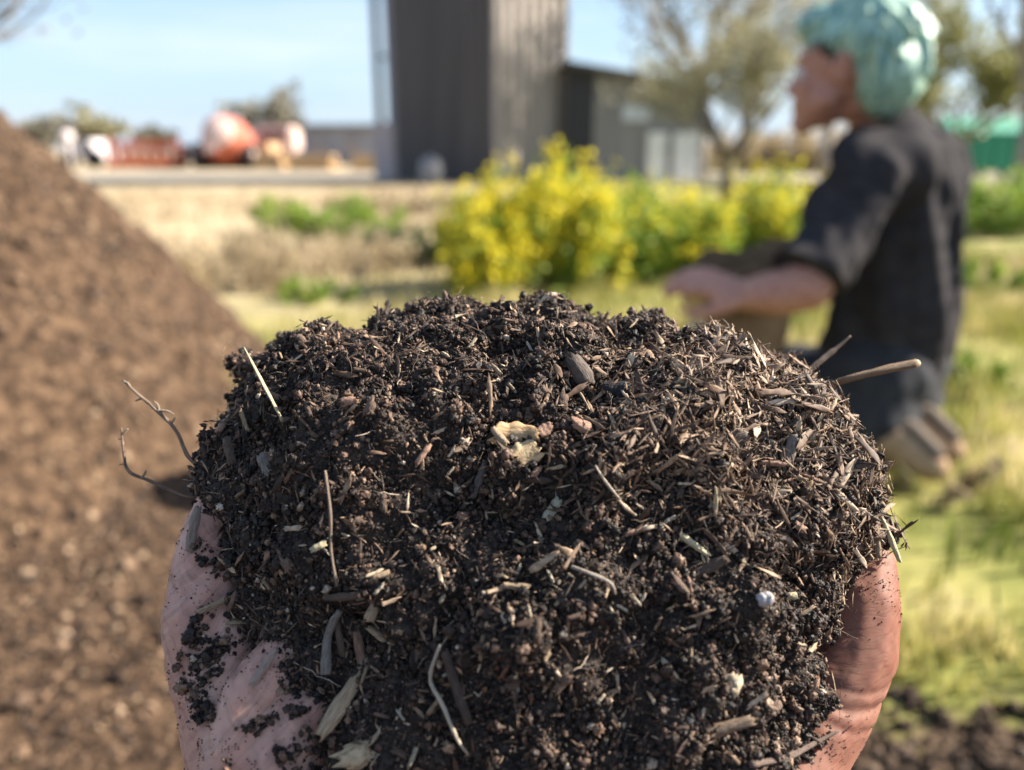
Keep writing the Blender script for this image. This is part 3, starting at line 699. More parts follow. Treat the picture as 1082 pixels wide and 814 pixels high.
# concrete mixer truck
def mixer():
    Y = 27; x = gx(243, Y); root = empty('mixer_truck', (x, Y, 0)); tag(root, 'red and white concrete mixer truck seen from behind', 'truck')
    red = mat('mixer_red', (.46, .13, .08), .55); wht = mat('mixer_white', (.62, .48, .44), .5); tyre = mat('tyre_rubber', (.025, .025, .027), .8)
    T = Matrix.Translation((x, Y + .2, .84)) @ Matrix.Rotation(R(-14), 4, 'X') @ Matrix.Rotation(R(8), 4, 'Z')
    prof = [(.32, -1.45), (.56, -1.2), (.80, -.3), (.82, .5), (.6, 1.3), (.25, 1.6), (0, 1.62)]
    def lathe(prof, n=28):
        v = []; f = []
        for r_, s in prof:
            for j in range(n): v.append((r_ * math.cos(2 * math.pi * j / n), s, r_ * math.sin(2 * math.pi * j / n)))
        for i in range(len(prof) - 1):
            for j in range(n): f.append((i * n + j, (i + 1) * n + j, (i + 1) * n + (j + 1) % n, i * n + (j + 1) % n))
        return [T @ Vector(p) for p in v], f
    mb = MB(); v, f = lathe(prof); mb.add(v, f); mb.build('drum', red, root, True)
    mb = MB(); v, f = lathe([(.0, -1.46), (.30, -1.46), (.46, -1.34)]); mb.add(v, f); mb.build('drum_mouth', wht, root, True)
    mb = MB(); mb.box((x - .45, Y - .5, .45), (x + .45, Y + 4.2, .62), None, .02); mb.build('chassis', darkm, root)
    mb = MB(); mb.box((x + .3, Y + 2.0, .5), (x + 1.7, Y + 3.3, 1.42), None, .12); cab = mb.build('cab', wht, root)
    mb = MB(); mb.box((x + .5, Y + 1.97, .95), (x + 1.5, Y + 1.995, 1.28)); mb.build('window', mat('cab_glass', (.06, .07, .08), .1), cab)
    mb = MB(); mb.box((x + .72, Y + .2, .5), (x + 1.35, Y + 1.6, .82), None, .04); mb.build('fuel_tank', mat('tan_tank', (.5, .34, .2), .5), root)
    mb = MB(); mb.add([(x - .22, Y - 1.5, .55), (x + .22, Y - 1.5, .55), (x + .3, Y - 1.1, 1.15), (x - .3, Y - 1.1, 1.15)], [(0, 1, 2, 3), (3, 2, 1, 0)]); mb.build('chute', wht, root)
    for sx in (-.8, .8):
        for yy in (-.2, .7, 2.9):
            mb = MB(); mb.tube([(x + sx - .16, Y + yy, .4), (x + sx + .16, Y + yy, .4)], .42, 18); w_ = mb.build('wheel', tyre, root)
            mb = MB(); mb.tube([(x + sx - .18, Y + yy, .4), (x + sx + .18, Y + yy, .4)], .2, 12); mb.build('hub', wht, w_)
mixer()
# orange barriers
om = mat('barrier_orange', (.62, .16, .07), .5)
BL = ['orange barrier nearest the white van', 'second orange barrier from the white van', 'third orange barrier from the white van', 'fourth orange barrier from the white van', 'orange barrier third from the right end of the row', 'orange barrier second from the right end of the row', 'rightmost orange barrier of the row, by the small white car']
for i in range(7):
    Y = 27.5; px = 118 + i * 11.2; x = gx(px, Y); w_ = gx(px + 9.3, Y) - x
    b_ = empty('road_barrier', (x, Y, 0)); tag(b_, BL[i], 'barrier', 'orange road barriers across the far road')
    mb = MB(); mb.box((x, Y - .02, .25), (x + w_, Y + .04, .92 + random.uniform(-.04, .04)), None, .02); mb.build('panel', om, b_)
    mb = MB(); mb.box((x - .01, Y - .2, .0), (x + w_ * .3, Y + .2, .25), None, .02); mb.build('foot', om, b_)
    mb = MB(); mb.box((x + w_ * .7, Y - .2, .0), (x + w_ + .01, Y + .2, .25), None, .02); mb.build('foot', om, b_)
    mb = MB(); mb.box((x + w_ * .12, Y - .026, .5), (x + w_ * .88, Y - .0205, .62)); mb.build('reflector', mat('reflector_white', (.7, .5, .45), .4), b_)
# vehicles
def car(px, Y, ln, h, colr, label, cat, name, van=False):
    x = gx(px, Y); root = empty(name, (x, Y, 0)); tag(root, label, cat)
    m = mat(name + '_paint', colr, .35, .5); gl = mat(name + '_glass', (.05, .06, .07), .1); ty = mat(name + '_tyre', (.02, .02, .02), .8)
    hl = ln / 2
    side = [(-hl, .25), (hl, .25), (hl, h * .55), (hl * .72, h * .6), (hl * .5, h), (-hl * (.97 if van else .7), h), (-hl, h * (.9 if van else .6))]
    v = [(x + a, Y, z) for a, z in side] + [(x + a, Y + 1.6, z) for a, z in side]; k = len(side)
    mb = MB(); mb.add(v, [tuple(range(k)), tuple(range(2 * k - 1, k - 1, -1))] + [(i, i + k, (i + 1) % k + k, (i + 1) % k) for i in range(k)]); mb.build('body', m, root)
    mb = MB(); mb.add([(x + hl * .1, Y - .006, h * .6), (x + hl * .62, Y - .006, h * .6), (x + hl * .47, Y - .006, h * .93), (x + hl * .1, Y - .006, h * .93)], [(0, 1, 2, 3)]); mb.build('window', gl, root)
    if not van:
        mb = MB(); mb.add([(x - hl * .7, Y - .006, h * .6), (x, Y - .006, h * .6), (x, Y - .006, h * .93), (x - hl * .6, Y - .006, h * .93)], [(0, 1, 2, 3)]); mb.build('window', gl, root)
    for sx in (-.62, .62):
        for yy in (.05, 1.55):
            mb = MB(); mb.tube([(x + sx * hl, Y + yy - .09, .3), (x + sx * hl, Y + yy + .09, .3)], .3, 16); mb.build('wheel', ty, root)
car(90, 28, 1.4, .95, (.60, .57, .58), 'white van at the left end of the orange barriers', 'van', 'parked_van', True)
car(205, 29, 1.3, .8, (.7, .7, .7), 'small white car between the orange barriers and the mixer truck', 'car', 'parked_car')
# post near the van
px = 78; mb = MB(); x = gx(px, 26); mb.tube([(x, 26, 0), (x, 26, .98)], .05, 8); mb.ball((x, 26, 1.02), .2, 2)
tag(mb.build('marker_post', mat('marker_white', (.72, .66, .66), .5), None, True), 'white round topped marker post left of the van', 'post')
# green skip
def skip():
    Y = 19; a, c = gx(1000, Y), gx(1078, Y); z1, z2 = zt(1040, 140, Y), zt(1040, 122, Y)
    root = empty('green_skip', ((a + c) / 2, Y, 0)); tag(root, 'green metal skip with a paler lid at the right edge of the field', 'skip')
    g1 = mat('skip_green', (.03, .24, .13), .5); g2 = mat('skip_lid_green', (.10, .36, .25), .5)
    mb = MB(); mb.add([(a + .15, Y, .12), (c - .15, Y, .12), (c, Y, z1), (a, Y, z1), (a + .15, Y + 1.4, .12), (c - .15, Y + 1.4, .12), (c, Y + 1.4, z1), (a, Y + 1.4, z1)], [(0, 1, 2, 3), (4, 7, 6, 5), (1, 5, 6, 2), (0, 3, 7, 4), (0, 4, 5, 1)]); mb.build('body', g1, root)
    mb = MB(); mb.add([(a - .05, Y - .08, z1 + .004), (c + .05, Y - .08, z1 + .004), (c, Y + .6, z2), (a, Y + .6, z2), (c + .05, Y + 1.5, z1 + .004), (a - .05, Y + 1.5, z1 + .004)], [(0, 1, 2, 3), (3, 2, 4, 5), (0, 3, 5), (1, 4, 2), (0, 5, 4, 1)]); mb.build('lid', g2, root)
    for k in range(4):
        xx = a + .3 + k * (c - a - .6) / 3; mb = MB(); mb.box((xx - .04, Y - .05, .15), (xx + .04, Y - .004, z1 - .1)); mb.build('rib', g1, root)
    for xx in (a + .3, c - .3):
        for yy in (.25, 1.15):
            mb = MB(); mb.tube([(xx - .05, Y + yy, .07), (xx + .05, Y + yy, .07)], .09, 12); mb.build('wheel', darkm, root)
skip()
# ------------------------------------------------------------------ kneeling person
def skin(name, col, sub, bump_scale=900, bump=.25, sss=.3):
    m = mat(name, col, .55, .35); n = m.node_tree.nodes; l = m.node_tree.links.new; b = n['Principled BSDF']
    b.inputs['Subsurface Weight'].default_value = sss; b.inputs['Subsurface Radius'].default_value = (1.0, .32, .18)
    b.inputs['Subsurface Scale'].default_value = sub
    g = n.new('ShaderNodeNewGeometry'); no = n.new('ShaderNodeTexNoise'); no.inputs['Scale'].default_value = bump_scale * .09
    no.inputs['Detail'].default_value = 7; l(g.outputs['Position'], no.inputs['Vector'])
    rp = n.new('ShaderNodeValToRGB'); rp.color_ramp.elements[0].position = .3; rp.color_ramp.elements[1].position = .72
    rp.color_ramp.elements[0].color = (col[0] * .8, col[1] * .66, col[2] * .62, 1); rp.color_ramp.elements[1].color = (min(1, col[0] * 1.1), col[1] * 1.12, col[2] * 1.12, 1)
    l(no.outputs['Fac'], rp.inputs[0]); l(rp.outputs[0], b.inputs['Base Color'])
    return m
def hand_mb(mb, wrist, dirv, up, L, curl, side, thumb_to=None):
    """palm, four unequal bent fingers and a thumb; dirv along the fingers, up = back of the hand"""
    w = np.asarray(wrist, float); d = np.asarray(dirv, float); d /= np.linalg.norm(d)
    u = np.asarray(up, float); u = u - d * (u @ d); u /= np.linalg.norm(u); s = np.cross(d, u) * side
    kn = []
    for k, (off, ln) in enumerate(((-.36, .92), (-.12, 1.0), (.12, .94), (.34, .76))):
        mcp = w + d * L * (.50 - .02 * abs(k - 1)) + s * off * L * .45
        chain_mb(mb, [w + s * off * L * .2, mcp], [L * .10, L * .072])
        p = mcp; a = curl * .5; dd = d * math.cos(a) - u * math.sin(a); pts = [p]; rad = [L * .066]
        for seg, f in enumerate((.25, .165, .125)):
            p = p + dd * L * f * ln; pts.append(p); rad.append(L * (.058, .052, .042)[seg])
            a += curl; dd = d * math.cos(a) - u * math.sin(a)
        chain_mb(mb, pts, rad)
    t0 = w + d * L * .12 - s * L * .16; t1 = w + d * L * .34 - s * L * .32 - u * L * .12; t2 = t1 + d * L * .17 - u * L * .06 - s * L * .02; t3 = t2 + d * L * .13 - u * L * .04 + s * L * .02
    chain_mb(mb, [t0, t1, t2, t3], [L * .1, L * .075, L * .062, L * .045])
FWD = np.array([-.74, .673, 0]); SIDE = np.array([.673, .74, 0]); HF = np.array([-.83, .558, 0]); HS = np.array([.558, .83, 0])     # facing, and towards the far shoulder
def make_person():
    foot = PY(925, 480, 1.48)
    root = empty('person', (float(foot[0]), float(foot[1]), 0))
    tag(root, 'kneeling person with mint green hair, black t-shirt and dark trousers, holding a paper sack', 'person')
    sk = skin('person_skin', (.50, .27, .20), .01)
    mb = MB()
    hip = PY(932, 396, 1.55); chest = PY(955, 215, 1.56); neck = PY(932, 118, 1.545)
    head = PY(891, 71, 1.53)
    # trunk
    chain_mb(mb, [hip, (hip + chest) / 2, chest - [.03, 0, 0], neck - [.01, 0, .04]], [.08, .07, .06, .048])
    for s_ in (-1, 1): chain_mb(mb, [chest + SIDE * .03 * s_, neck + SIDE * .06 * s_ + [-.03, 0, -.13]], [.055, .03])
    chain_mb(mb, [neck - [0, 0, .05], neck, head + [.035, 0, -.05]], [.06, .052, .052])
    # head: skull, jaw, brow, nose, lips, chin, ears, eyes
    def hp(f, s_, z): return head + HF * f + HS * s_ + np.array([0, 0, z - .10 * max(f, 0)])
    M = Matrix.Rotation(math.atan2(HF[1], HF[0]), 4, 'Z')
    mb.ball(hp(-.012, 0, .018), (.088, .070, .088), 3, M)
    mb.ball(hp(.030, 0, -.045), (.052, .054, .060), 3, M)
    chain_mb(mb, [hp(.01, -.045, -.055), hp(.062, 0, -.092), hp(.01, .045, -.055)], [.022, .021, .022])
    mb.ball(hp(.068, 0, -.088), .018); mb.ball(hp(.062, 0, .022), (.02, .048, .014), 2, M)
    chain_mb(mb, [hp(.070, 0, .01), hp(.090, 0, -.028)], [.010, .012])
    for s_ in (-1, 1):
        mb.ball(hp(.088, s_ * .012, -.03), .009); mb.ball(hp(.050, s_ * .034, -.028), .022)
        mb.ball(hp(-.014, s_ * .071, -.008), (.018, .009, .032), 2, M); mb.ball(hp(-.018, s_ * .078, .004), (.015, .006, .02), 2, M)
    mb.ball(hp(.076, 0, -.056), (.012, .022, .006), 2, M); mb.ball(hp(.073, 0, -.067), (.012, .020, .007), 2, M)
    # arms
    sl_ = PY(917, 192, 1.42); el_ = PY(852, 303, 1.34); wl = PY(788, 312, 1.37); 
    sr = PY(925, 178, 1.70); er = PY(868, 300, 1.70); wr = PY(782, 296, 1.55)
    chain_mb(mb, [chest + [-.04, -.03, .02], sl_, el_], [.045, .05, .045]); chain_mb(mb, [el_, (el_ * .6 + wl * .4) + [0, 0, -.004], wl], [.046, .043, .029])
    chain_mb(mb, [chest + [-.05, .02, .0], sr - [.03, 0, .03], er], [.045, .042, .044]); chain_mb(mb, [er, (er + wr) / 2, wr], [.046, .042, .029])
    hand_mb(mb, wl, np.array([-.93, .12, .30]), np.array([0, -.6, .8]), .16, .62, 1)
    hand_mb(mb, wr, np.array([-.80, -.45, .1]), np.array([0, .3, .9]), .16, .55, -1)
    # legs folded under the body
    for s_ in (-1, 1):
        h = hip + SIDE * .09 * s_; kn = np.array([h[0], h[1], 0]) + FWD * .36 + SIDE * .10 * s_ + np.array([0, 0, .075]); an = np.array([foot[0], foot[1], .075]) + SIDE * (.06 * s_ + .02)
        chain_mb(mb, [h - [0, 0, .05], kn], [.075, .055]); chain_mb(mb, [kn, (kn + an) / 2, an], [.058, .056, .038])
        chain_mb(mb, [an, an - FWD * .06 + [0, 0, -.03]], [.036, .03])
    fuse(mb, 'body', sk, .0055, 6, root)
    # eyes
    eye = mat('eye', (.7, .68, .65), .2)
    for s_ in (-1, 1):
        q = MB(); q.ball(hp(.068, s_ * .031, -.004), .011, 2); q.build('eye', eye, root, True)
    # hair: thick mop, dyed mint over darker roots
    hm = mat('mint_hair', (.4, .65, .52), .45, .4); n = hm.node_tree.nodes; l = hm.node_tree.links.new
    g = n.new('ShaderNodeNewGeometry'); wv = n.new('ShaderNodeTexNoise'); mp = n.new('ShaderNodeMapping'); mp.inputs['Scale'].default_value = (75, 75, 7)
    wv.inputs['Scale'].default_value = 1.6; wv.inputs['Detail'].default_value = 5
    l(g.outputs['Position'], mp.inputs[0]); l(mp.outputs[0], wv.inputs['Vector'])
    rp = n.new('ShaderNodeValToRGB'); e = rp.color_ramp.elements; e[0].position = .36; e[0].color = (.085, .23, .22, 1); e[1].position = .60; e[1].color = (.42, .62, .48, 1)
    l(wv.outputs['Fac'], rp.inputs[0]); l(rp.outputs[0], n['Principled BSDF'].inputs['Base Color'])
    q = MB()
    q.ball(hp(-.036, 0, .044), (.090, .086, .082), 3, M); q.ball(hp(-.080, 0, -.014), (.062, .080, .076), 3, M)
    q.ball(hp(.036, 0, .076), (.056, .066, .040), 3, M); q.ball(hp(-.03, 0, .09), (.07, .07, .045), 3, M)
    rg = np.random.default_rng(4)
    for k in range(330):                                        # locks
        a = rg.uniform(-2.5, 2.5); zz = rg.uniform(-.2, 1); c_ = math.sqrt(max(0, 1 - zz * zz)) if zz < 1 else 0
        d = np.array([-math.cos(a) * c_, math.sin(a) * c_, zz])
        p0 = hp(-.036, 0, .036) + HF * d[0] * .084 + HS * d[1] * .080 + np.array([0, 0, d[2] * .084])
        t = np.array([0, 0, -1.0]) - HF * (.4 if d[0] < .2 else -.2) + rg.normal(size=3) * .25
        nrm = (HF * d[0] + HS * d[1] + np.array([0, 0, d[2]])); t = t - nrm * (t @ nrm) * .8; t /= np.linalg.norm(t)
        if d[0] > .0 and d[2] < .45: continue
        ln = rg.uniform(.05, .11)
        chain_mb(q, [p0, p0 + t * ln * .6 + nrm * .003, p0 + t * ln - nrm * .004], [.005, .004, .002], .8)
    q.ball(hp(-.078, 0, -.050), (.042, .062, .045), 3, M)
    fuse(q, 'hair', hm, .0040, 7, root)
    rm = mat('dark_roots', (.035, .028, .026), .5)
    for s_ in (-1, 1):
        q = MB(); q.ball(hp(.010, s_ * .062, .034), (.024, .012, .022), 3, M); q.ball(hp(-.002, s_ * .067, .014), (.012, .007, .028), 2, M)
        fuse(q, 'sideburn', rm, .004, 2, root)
    # t-shirt
    tm = noisy('black_cotton', [(.028, .0265, .030), (.048, .045, .047)], 35, .9, .04, bump=.15, bdist=.004)
    pass
    q = MB()
    ends = []
    hem = PY(936, 372, 1.56)
    for s_ in (-1, 1):
        o = SIDE * .062 * s_
        chain_mb(q, [hem + o * .8, hem + o * .9 + [.004, 0, .12], chest + o + [.004, 0, -.06], chest + o + [.006, 0, .02], neck + SIDE * .115 * s_ + [.018, 0, -.085]], [.112, .118, .116, .106, .066])
    chain_mb(q, [neck + [.035, 0, -.075], neck + [.012, 0, -.03]], [.08, .062])
    for a_, b_ in ((sl_, el_), (sr, er)):
        e_ = a_ + (b_ - a_) * 1.0; ends.append((e_ - (e_ - a_) / np.linalg.norm(e_ - a_) * .02, (e_ - a_) / np.linalg.norm(e_ - a_)))
        chain_mb(q, [chest + (SIDE * (-.09 if a_ is sl_ else .09)) + [0, 0, .06], a_, a_ + (b_ - a_) * .5, e_], [.098, .080, .076, .078])
    zc = float(hem[2])
    def folds(co, nr):
        p = co.copy()
        w = fbm(np.stack([co[:, 0] * 13 + co[:, 2] * 4, co[:, 1] * 13, co[:, 2] * 2.6], 1), 2, 5)
        w2 = fbm(co * np.array([6, 6, 9]), 3, 8)
        amp = np.clip((.72 - co[:, 2]) * 6, .15, 1)
        p += nr * (np.maximum(.048 * w + .014 * w2, -.018) * amp)[:, None]
        for e_, ax in ends:
            dd = (p - e_) @ ax; k_ = (dd > 0) & (np.linalg.norm(p - e_, axis=1) < .16); p[k_] -= ax * (dd[k_] * .92)[:, None]
        p[:, 2] = np.maximum(p[:, 2], zc - .035 + .006 * np.sin(co[:, 0] * 40))
        return p
    ts = fuse(q, 't_shirt', tm, .0065, 7, root, folds)
    # trousers
    pm = noisy('dark_trousers', [(.022, .023, .028), (.045, .047, .055)], 30, .85, .2, bump=.2, bdist=.004)
    q = MB()
    chain_mb(q, [hip - SIDE * .055 + [0, 0, .02], hip + SIDE * .055 + [0, 0, .02]], [.112, .112])
    for s_ in (-1, 1):
        h = hip + SIDE * .075 * s_ + [0, 0, -.06]; kn = np.array([h[0], h[1], 0]) + FWD * .36 + SIDE * .08 * s_ + np.array([0, 0, .085]); an = np.array([foot[0], foot[1], .085]) + SIDE * (.06 * s_ + .02)
        chain_mb(q, [h, kn], [.105, .074]); chain_mb(q, [kn, (kn + an) / 2, an + FWD * .02], [.074, .074, .058])
    def fl(co, nr):
        p = co + nr * (.010 * fbm(co * np.array([14, 14, 10]), 3, 15))[:, None]; p[:, 2] = np.maximum(p[:, 2], .004); return p
    fuse(q, 'trousers', pm, .007, 6, root, fl)
    # shoes, toes tucked under, heels up
    bm_ = noisy('tan_suede', [(.28, .185, .11), (.40, .28, .18)], 40, .85, .2); som = mat('shoe_sole', (.10, .075, .055), .8)
    for s_ in (-1, 1):
        an = np.array([foot[0], foot[1], .075]) + SIDE * (.06 * s_ + .02) + (np.array([.0, .0, -.0]) if s_ < 0 else 0)
        bk = -FWD
        q = MB(); chain_mb(q, [an + bk * .0 + [0, 0, .005], an + bk * .04 + [0, 0, .0], an + bk * .075 + [0, 0, -.02], an + bk * .115 + [0, 0, -.038]], [.048, .046, .04, .031])
        sh_ = fuse(q, 'shoe', bm_, .005, 5, root, lambda co, nr: np.stack([co[:, 0], co[:, 1], np.maximum(co[:, 2], .006)], 1))
        q = MB(); chain_mb(q, [an + bk * .02 + [0, 0, .040], an + bk * .07 + [0, 0, .022], an + bk * .115 + [0, 0, -.010]], [.022, .023, .02])
        s2 = fuse(q, 'sole', som, .005, 3); s2.parent = sh_
        s2.matrix_parent_inverse = (Matrix.Translation(root.location)).inverted() @ Matrix.Identity(4) if False else Matrix.Identity(4)
    return root
make_person()

# crumpled paper sack in the person's hands
def make_sack():
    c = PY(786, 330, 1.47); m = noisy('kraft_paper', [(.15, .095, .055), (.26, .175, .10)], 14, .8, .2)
    nr, na = 22, 48; V = []; zb, zt2 = float(c[2]) - .17, float(c[2]) + .105
    rg = np.random.default_rng(8)
    for i in range(nr):
        t = i / (nr - 1); z = zb + (zt2 - zb) * t
        for j in range(na):
            a = 2 * math.pi * j / na
            r = .074 + .012 * math.sin(t * 3) + .010 * math.sin(2 * a + 1) * t
            if t > .93: r += .012
            zz = z + (.022 * math.sin(a * 1.0 + .6) + .012 * math.sin(a * 3)) * t ** 3
            V.append((c[0] + r * math.cos(a), c[1] + r * .8 * math.sin(a), zz))
    V = np.array(V); V += (.006 * fbm(V * 30, 3, 2))[:, None] * (V - np.array([c[0], c[1], 0])) * np.array([10, 10, 0])
    F = [[i * na + j, i * na + (j + 1) % na, (i + 1) * na + (j + 1) % na, (i + 1) * na + j] for i in range(nr - 1) for j in range(na)]
    V = np.vstack([V, [[c[0], c[1], zb + .004]]]); nb = len(V) - 1
    F += [[nb, (j + 1) % na, j] for j in range(na)]
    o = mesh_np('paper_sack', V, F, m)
    sd = o.modifiers.new('thick', 'SOLIDIFY'); sd.thickness = .003
    tag(o, 'open brown paper sack held in the hands of the kneeling person', 'sack')
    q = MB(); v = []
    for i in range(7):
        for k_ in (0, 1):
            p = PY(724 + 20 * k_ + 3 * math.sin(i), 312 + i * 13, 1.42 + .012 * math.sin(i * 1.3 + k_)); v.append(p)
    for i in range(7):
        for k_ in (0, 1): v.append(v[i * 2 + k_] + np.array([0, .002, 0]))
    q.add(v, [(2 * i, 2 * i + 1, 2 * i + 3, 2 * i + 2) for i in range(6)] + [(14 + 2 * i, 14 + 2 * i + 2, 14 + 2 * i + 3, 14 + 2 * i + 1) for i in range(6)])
    fo = q.build('flap', noisy('paper_sunlit', [(.55, .42, .24), (.68, .55, .34)], 14, .8, .2), None); fo.parent = o  # sunlight on the sack painted in as a paler flap colour
make_sack()

# ------------------------------------------------------------------ the two hands in front
palm = skin('palm_skin', (.50, .31, .25), .004, 900, .3, .35)
palm_r = skin('thumb_skin', (.25, .12, .085), .005, 900, .3, .4)
for m_ in (palm, palm_r):                                     # skin creases and fine cells
    n = m_.node_tree.nodes; l = m_.node_tree.links.new; b = n['Principled BSDF']; b.inputs['Roughness'].default_value = .62; b.inputs['Specular IOR Level'].default_value = .22
    g = n.new('ShaderNodeNewGeometry')
    dn = n.new('ShaderNodeTexNoise'); dn.inputs['Scale'].default_value = 160; dn.inputs['Detail'].default_value = 3
    l(g.outputs['Position'], dn.inputs['Vector'])
    vm = n.new('ShaderNodeVectorMath'); vm.operation = 'MULTIPLY_ADD'; vm.inputs[1].default_value = (.0028,) * 3
    l(dn.outputs['Color'], vm.inputs[0]); l(g.outputs['Position'], vm.inputs[2])
    hs = []
    sets = ((0.12, (150, 150, 1250), .8), (.55, (110, 110, 900), .5)) if m_ is palm_r else ((.75, (90, 90, 620), 1.0), (-.65, (90, 90, 560), .8))
    for rot, st, wt in sets:
        mp = n.new('ShaderNodeMapping'); mp.vector_type = 'POINT'; mp.inputs['Rotation'].default_value = (0, rot, 0)
        mp2 = n.new('ShaderNodeMapping'); mp2.inputs['Scale'].default_value = st
        v = n.new('ShaderNodeTexNoise'); v.inputs['Scale'].default_value = 1.0; v.inputs['Detail'].default_value = 2.5
        l(vm.outputs[0], mp.inputs[0]); l(mp.outputs[0], mp2.inputs[0]); l(mp2.outputs[0], v.inputs['Vector'])
        mr = n.new('ShaderNodeMapRange'); mr.inputs['From Min'].default_value = .30; mr.inputs['From Max'].default_value = .52; mr.inputs['To Max'].default_value = wt
        l(v.outputs['Fac'], mr.inputs['Value']); hs.append(mr.outputs[0])
    ad = n.new('ShaderNodeMath'); ad.operation = 'ADD'; l(hs[0], ad.inputs[0]); l(hs[1], ad.inputs[1])
    old = b.inputs['Base Color'].links[0].from_socket; crease_dark = n.new('ShaderNodeMapRange'); crease_dark.inputs['From Min'].default_value = .3; crease_dark.inputs['From Max'].default_value = 1.8; crease_dark.inputs['To Min'].default_value = .60 if m_ is palm else .72; crease_dark.inputs['To Max'].default_value = 1  # creases darkened in the colour: ingrained dirt plus painted crease shade
    l(ad.outputs[0], crease_dark.inputs['Value'])
    sm = n.new('ShaderNodeTexNoise'); sm.inputs['Scale'].default_value = 70; sm.inputs['Detail'].default_value = 5; l(g.outputs['Position'], sm.inputs['Vector'])
    sr_ = n.new('ShaderNodeMapRange'); sr_.inputs['From Min'].default_value = .56; sr_.inputs['From Max'].default_value = .72; sr_.inputs['To Max'].default_value = .55; l(sm.outputs['Fac'], sr_.inputs['Value'])
    vs = n.new('ShaderNodeVectorMath'); vs.operation = 'SCALE'; l(old, vs.inputs[0]); l(crease_dark.outputs[0], vs.inputs['Scale'])
    mx2 = n.new('ShaderNodeMixRGB'); mx2.inputs[2].default_value = (.085, .055, .042, 1); l(sr_.outputs[0], mx2.inputs[0]); l(vs.outputs[0], mx2.inputs[1]); l(mx2.outputs[0], b.inputs['Base Color'])
    bp = n.new('ShaderNodeBump'); bp.inputs['Strength'].default_value = .9 if m_ is palm else .26; bp.inputs['Distance'].default_value = .00022
    l(ad.outputs[0], bp.inputs['Height']); l(bp.outputs[0], b.inputs['Normal'])
def make_hand(name, sgn, label, thumb, extra, m):
    mb = MB()
    X = lambda x: sgn * x
    wrist = np.array([X(.058), .118, .392]); elbow = np.array([X(.16), -.16, .30])
    chain_mb(mb, [elbow, wrist * .6 + elbow * .4, wrist], [.042, .036, .028], .3)
    mcps = [(X(.082), .195, .438), (X(.058), .205, .425), (X(.034), .205, .420), (X(.014), .195, .424)]
    pips = [(X(.078), .240, .440), (X(.054), .253, .426), (X(.030), .252, .424), (X(.012), .235, .428)]
    dips = [(X(.068), .262, .452), (X(.045), .275, .440), (X(.024), .272, .438), (X(.010), .252, .440)]
    tips = [(X(.055), .270, .470), (X(.035), .282, .460), (X(.018), .278, .456), (X(.009), .258, .455)]
    for k in range(4):
        w0 = wrist + np.array([X((1.5 - k) * .008), 0, 0])
        chain_mb(mb, [w0, mcps[k]], [.020, .0125], .3)
        chain_mb(mb, [mcps[k], pips[k], dips[k], tips[k]], [[.0105, .0095, .0085, .007], [.0105, .0096, .0086, .007], [.0102, .0092, .0082, .0068], [.0092, .008, .0072, .006]][k], .3)
    tp = [PD(*q[:3]) for q in thumb]
    chain_mb(mb, [wrist] + tp, [.022] + [q[3] for q in thumb], .22)
    for ch in extra: chain_mb(mb, [PD(*q[:3]) for q in ch], [q[3] for q in ch], .22)
    folds_ = [(PD(889, 722, .190), Vector((.25, .02, .97)).normalized(), .0009, .0011), (PD(893, 708, .190), Vector((.15, .02, .98)).normalized(), .0004, .0008), (PD(880, 738, .190), Vector((.35, .02, .93)).normalized(), .0005, .0008)] if sgn > 0 else [(PD(205, 640, .186), Vector((-.5, 0, .87)).normalized(), .0004, .0008), (PD(200, 620, .186), Vector((-.5, 0, .87)).normalized(), .0004, .0007), (PD(250, 760, .178), Vector((.6, 0, .8)).normalized(), .0004, .0008), (PD(270, 790, .176), Vector((.6, 0, .8)).normalized(), .0004, .0008)]
    def crease(co, nr):
        d = np.zeros(len(co))
        for c, ax, am, w_ in folds_:
            q = (co - c) @ np.array(ax) + .0008 * fbm(co * 150, 2, 6)
            d -= am * np.exp(-(q / w_) ** 2) * np.exp(-(((co - c) ** 2).sum(1)) / .02 ** 2)
        return nr * d[:, None]
    o = fuse(mb, name, m, .0007, 9, None, lambda co, nr: crease(co, nr) + co + nr * ((.0006 * fbm(co * 90, 3, 4) + (.00028 if sgn < 0 else .0001) * fbm(co * np.array([420, 420, 200]), 2, 9)) * np.clip((co[:, 1] - .06) * 12, .25, 1))[:, None])
    tag(o, label, 'hand'); return o
hl = make_hand('hand', -1, 'pale left hand with soil crumbs on its creased skin, cupping the compost from the left', 
    [(292, 930, .176, .0175), (268, 830, .181, .0145), (243, 740, .185, .0125), (220, 655, .190, .0113), (226, 590, .195, .0102), (240, 540, .200, .0085)],
    [[(268, 860, .172, .0135), (256, 790, .1735, .0090), (272, 735, .1745, .0078), (300, 702, .179, .0076), (340, 680, .190, .007)],
     [(300, 880, .168, .014), (296, 815, .1705, .0095), (318, 765, .173, .0076), (345, 738, .178, .0074), (385, 722, .190, .007)],
     [(330, 910, .168, .014), (350, 865, .172, .010), (400, 835, .182, .009)]], palm)
hr = make_hand('hand', 1, 'reddish right hand whose thumb stands up along the right side of the compost',
    [(770, 960, .170, .0190), (806, 860, .178, .0150), (842, 795, .185, .0122), (878, 740, .190, .0110), (899, 690, .194, .0112), (908, 640, .198, .0104), (914, 602, .202, .0083)], 
    [[(742, 930, .172, .018), (760, 850, .180, .014), (780, 780, .195, .013)]], palm_r)

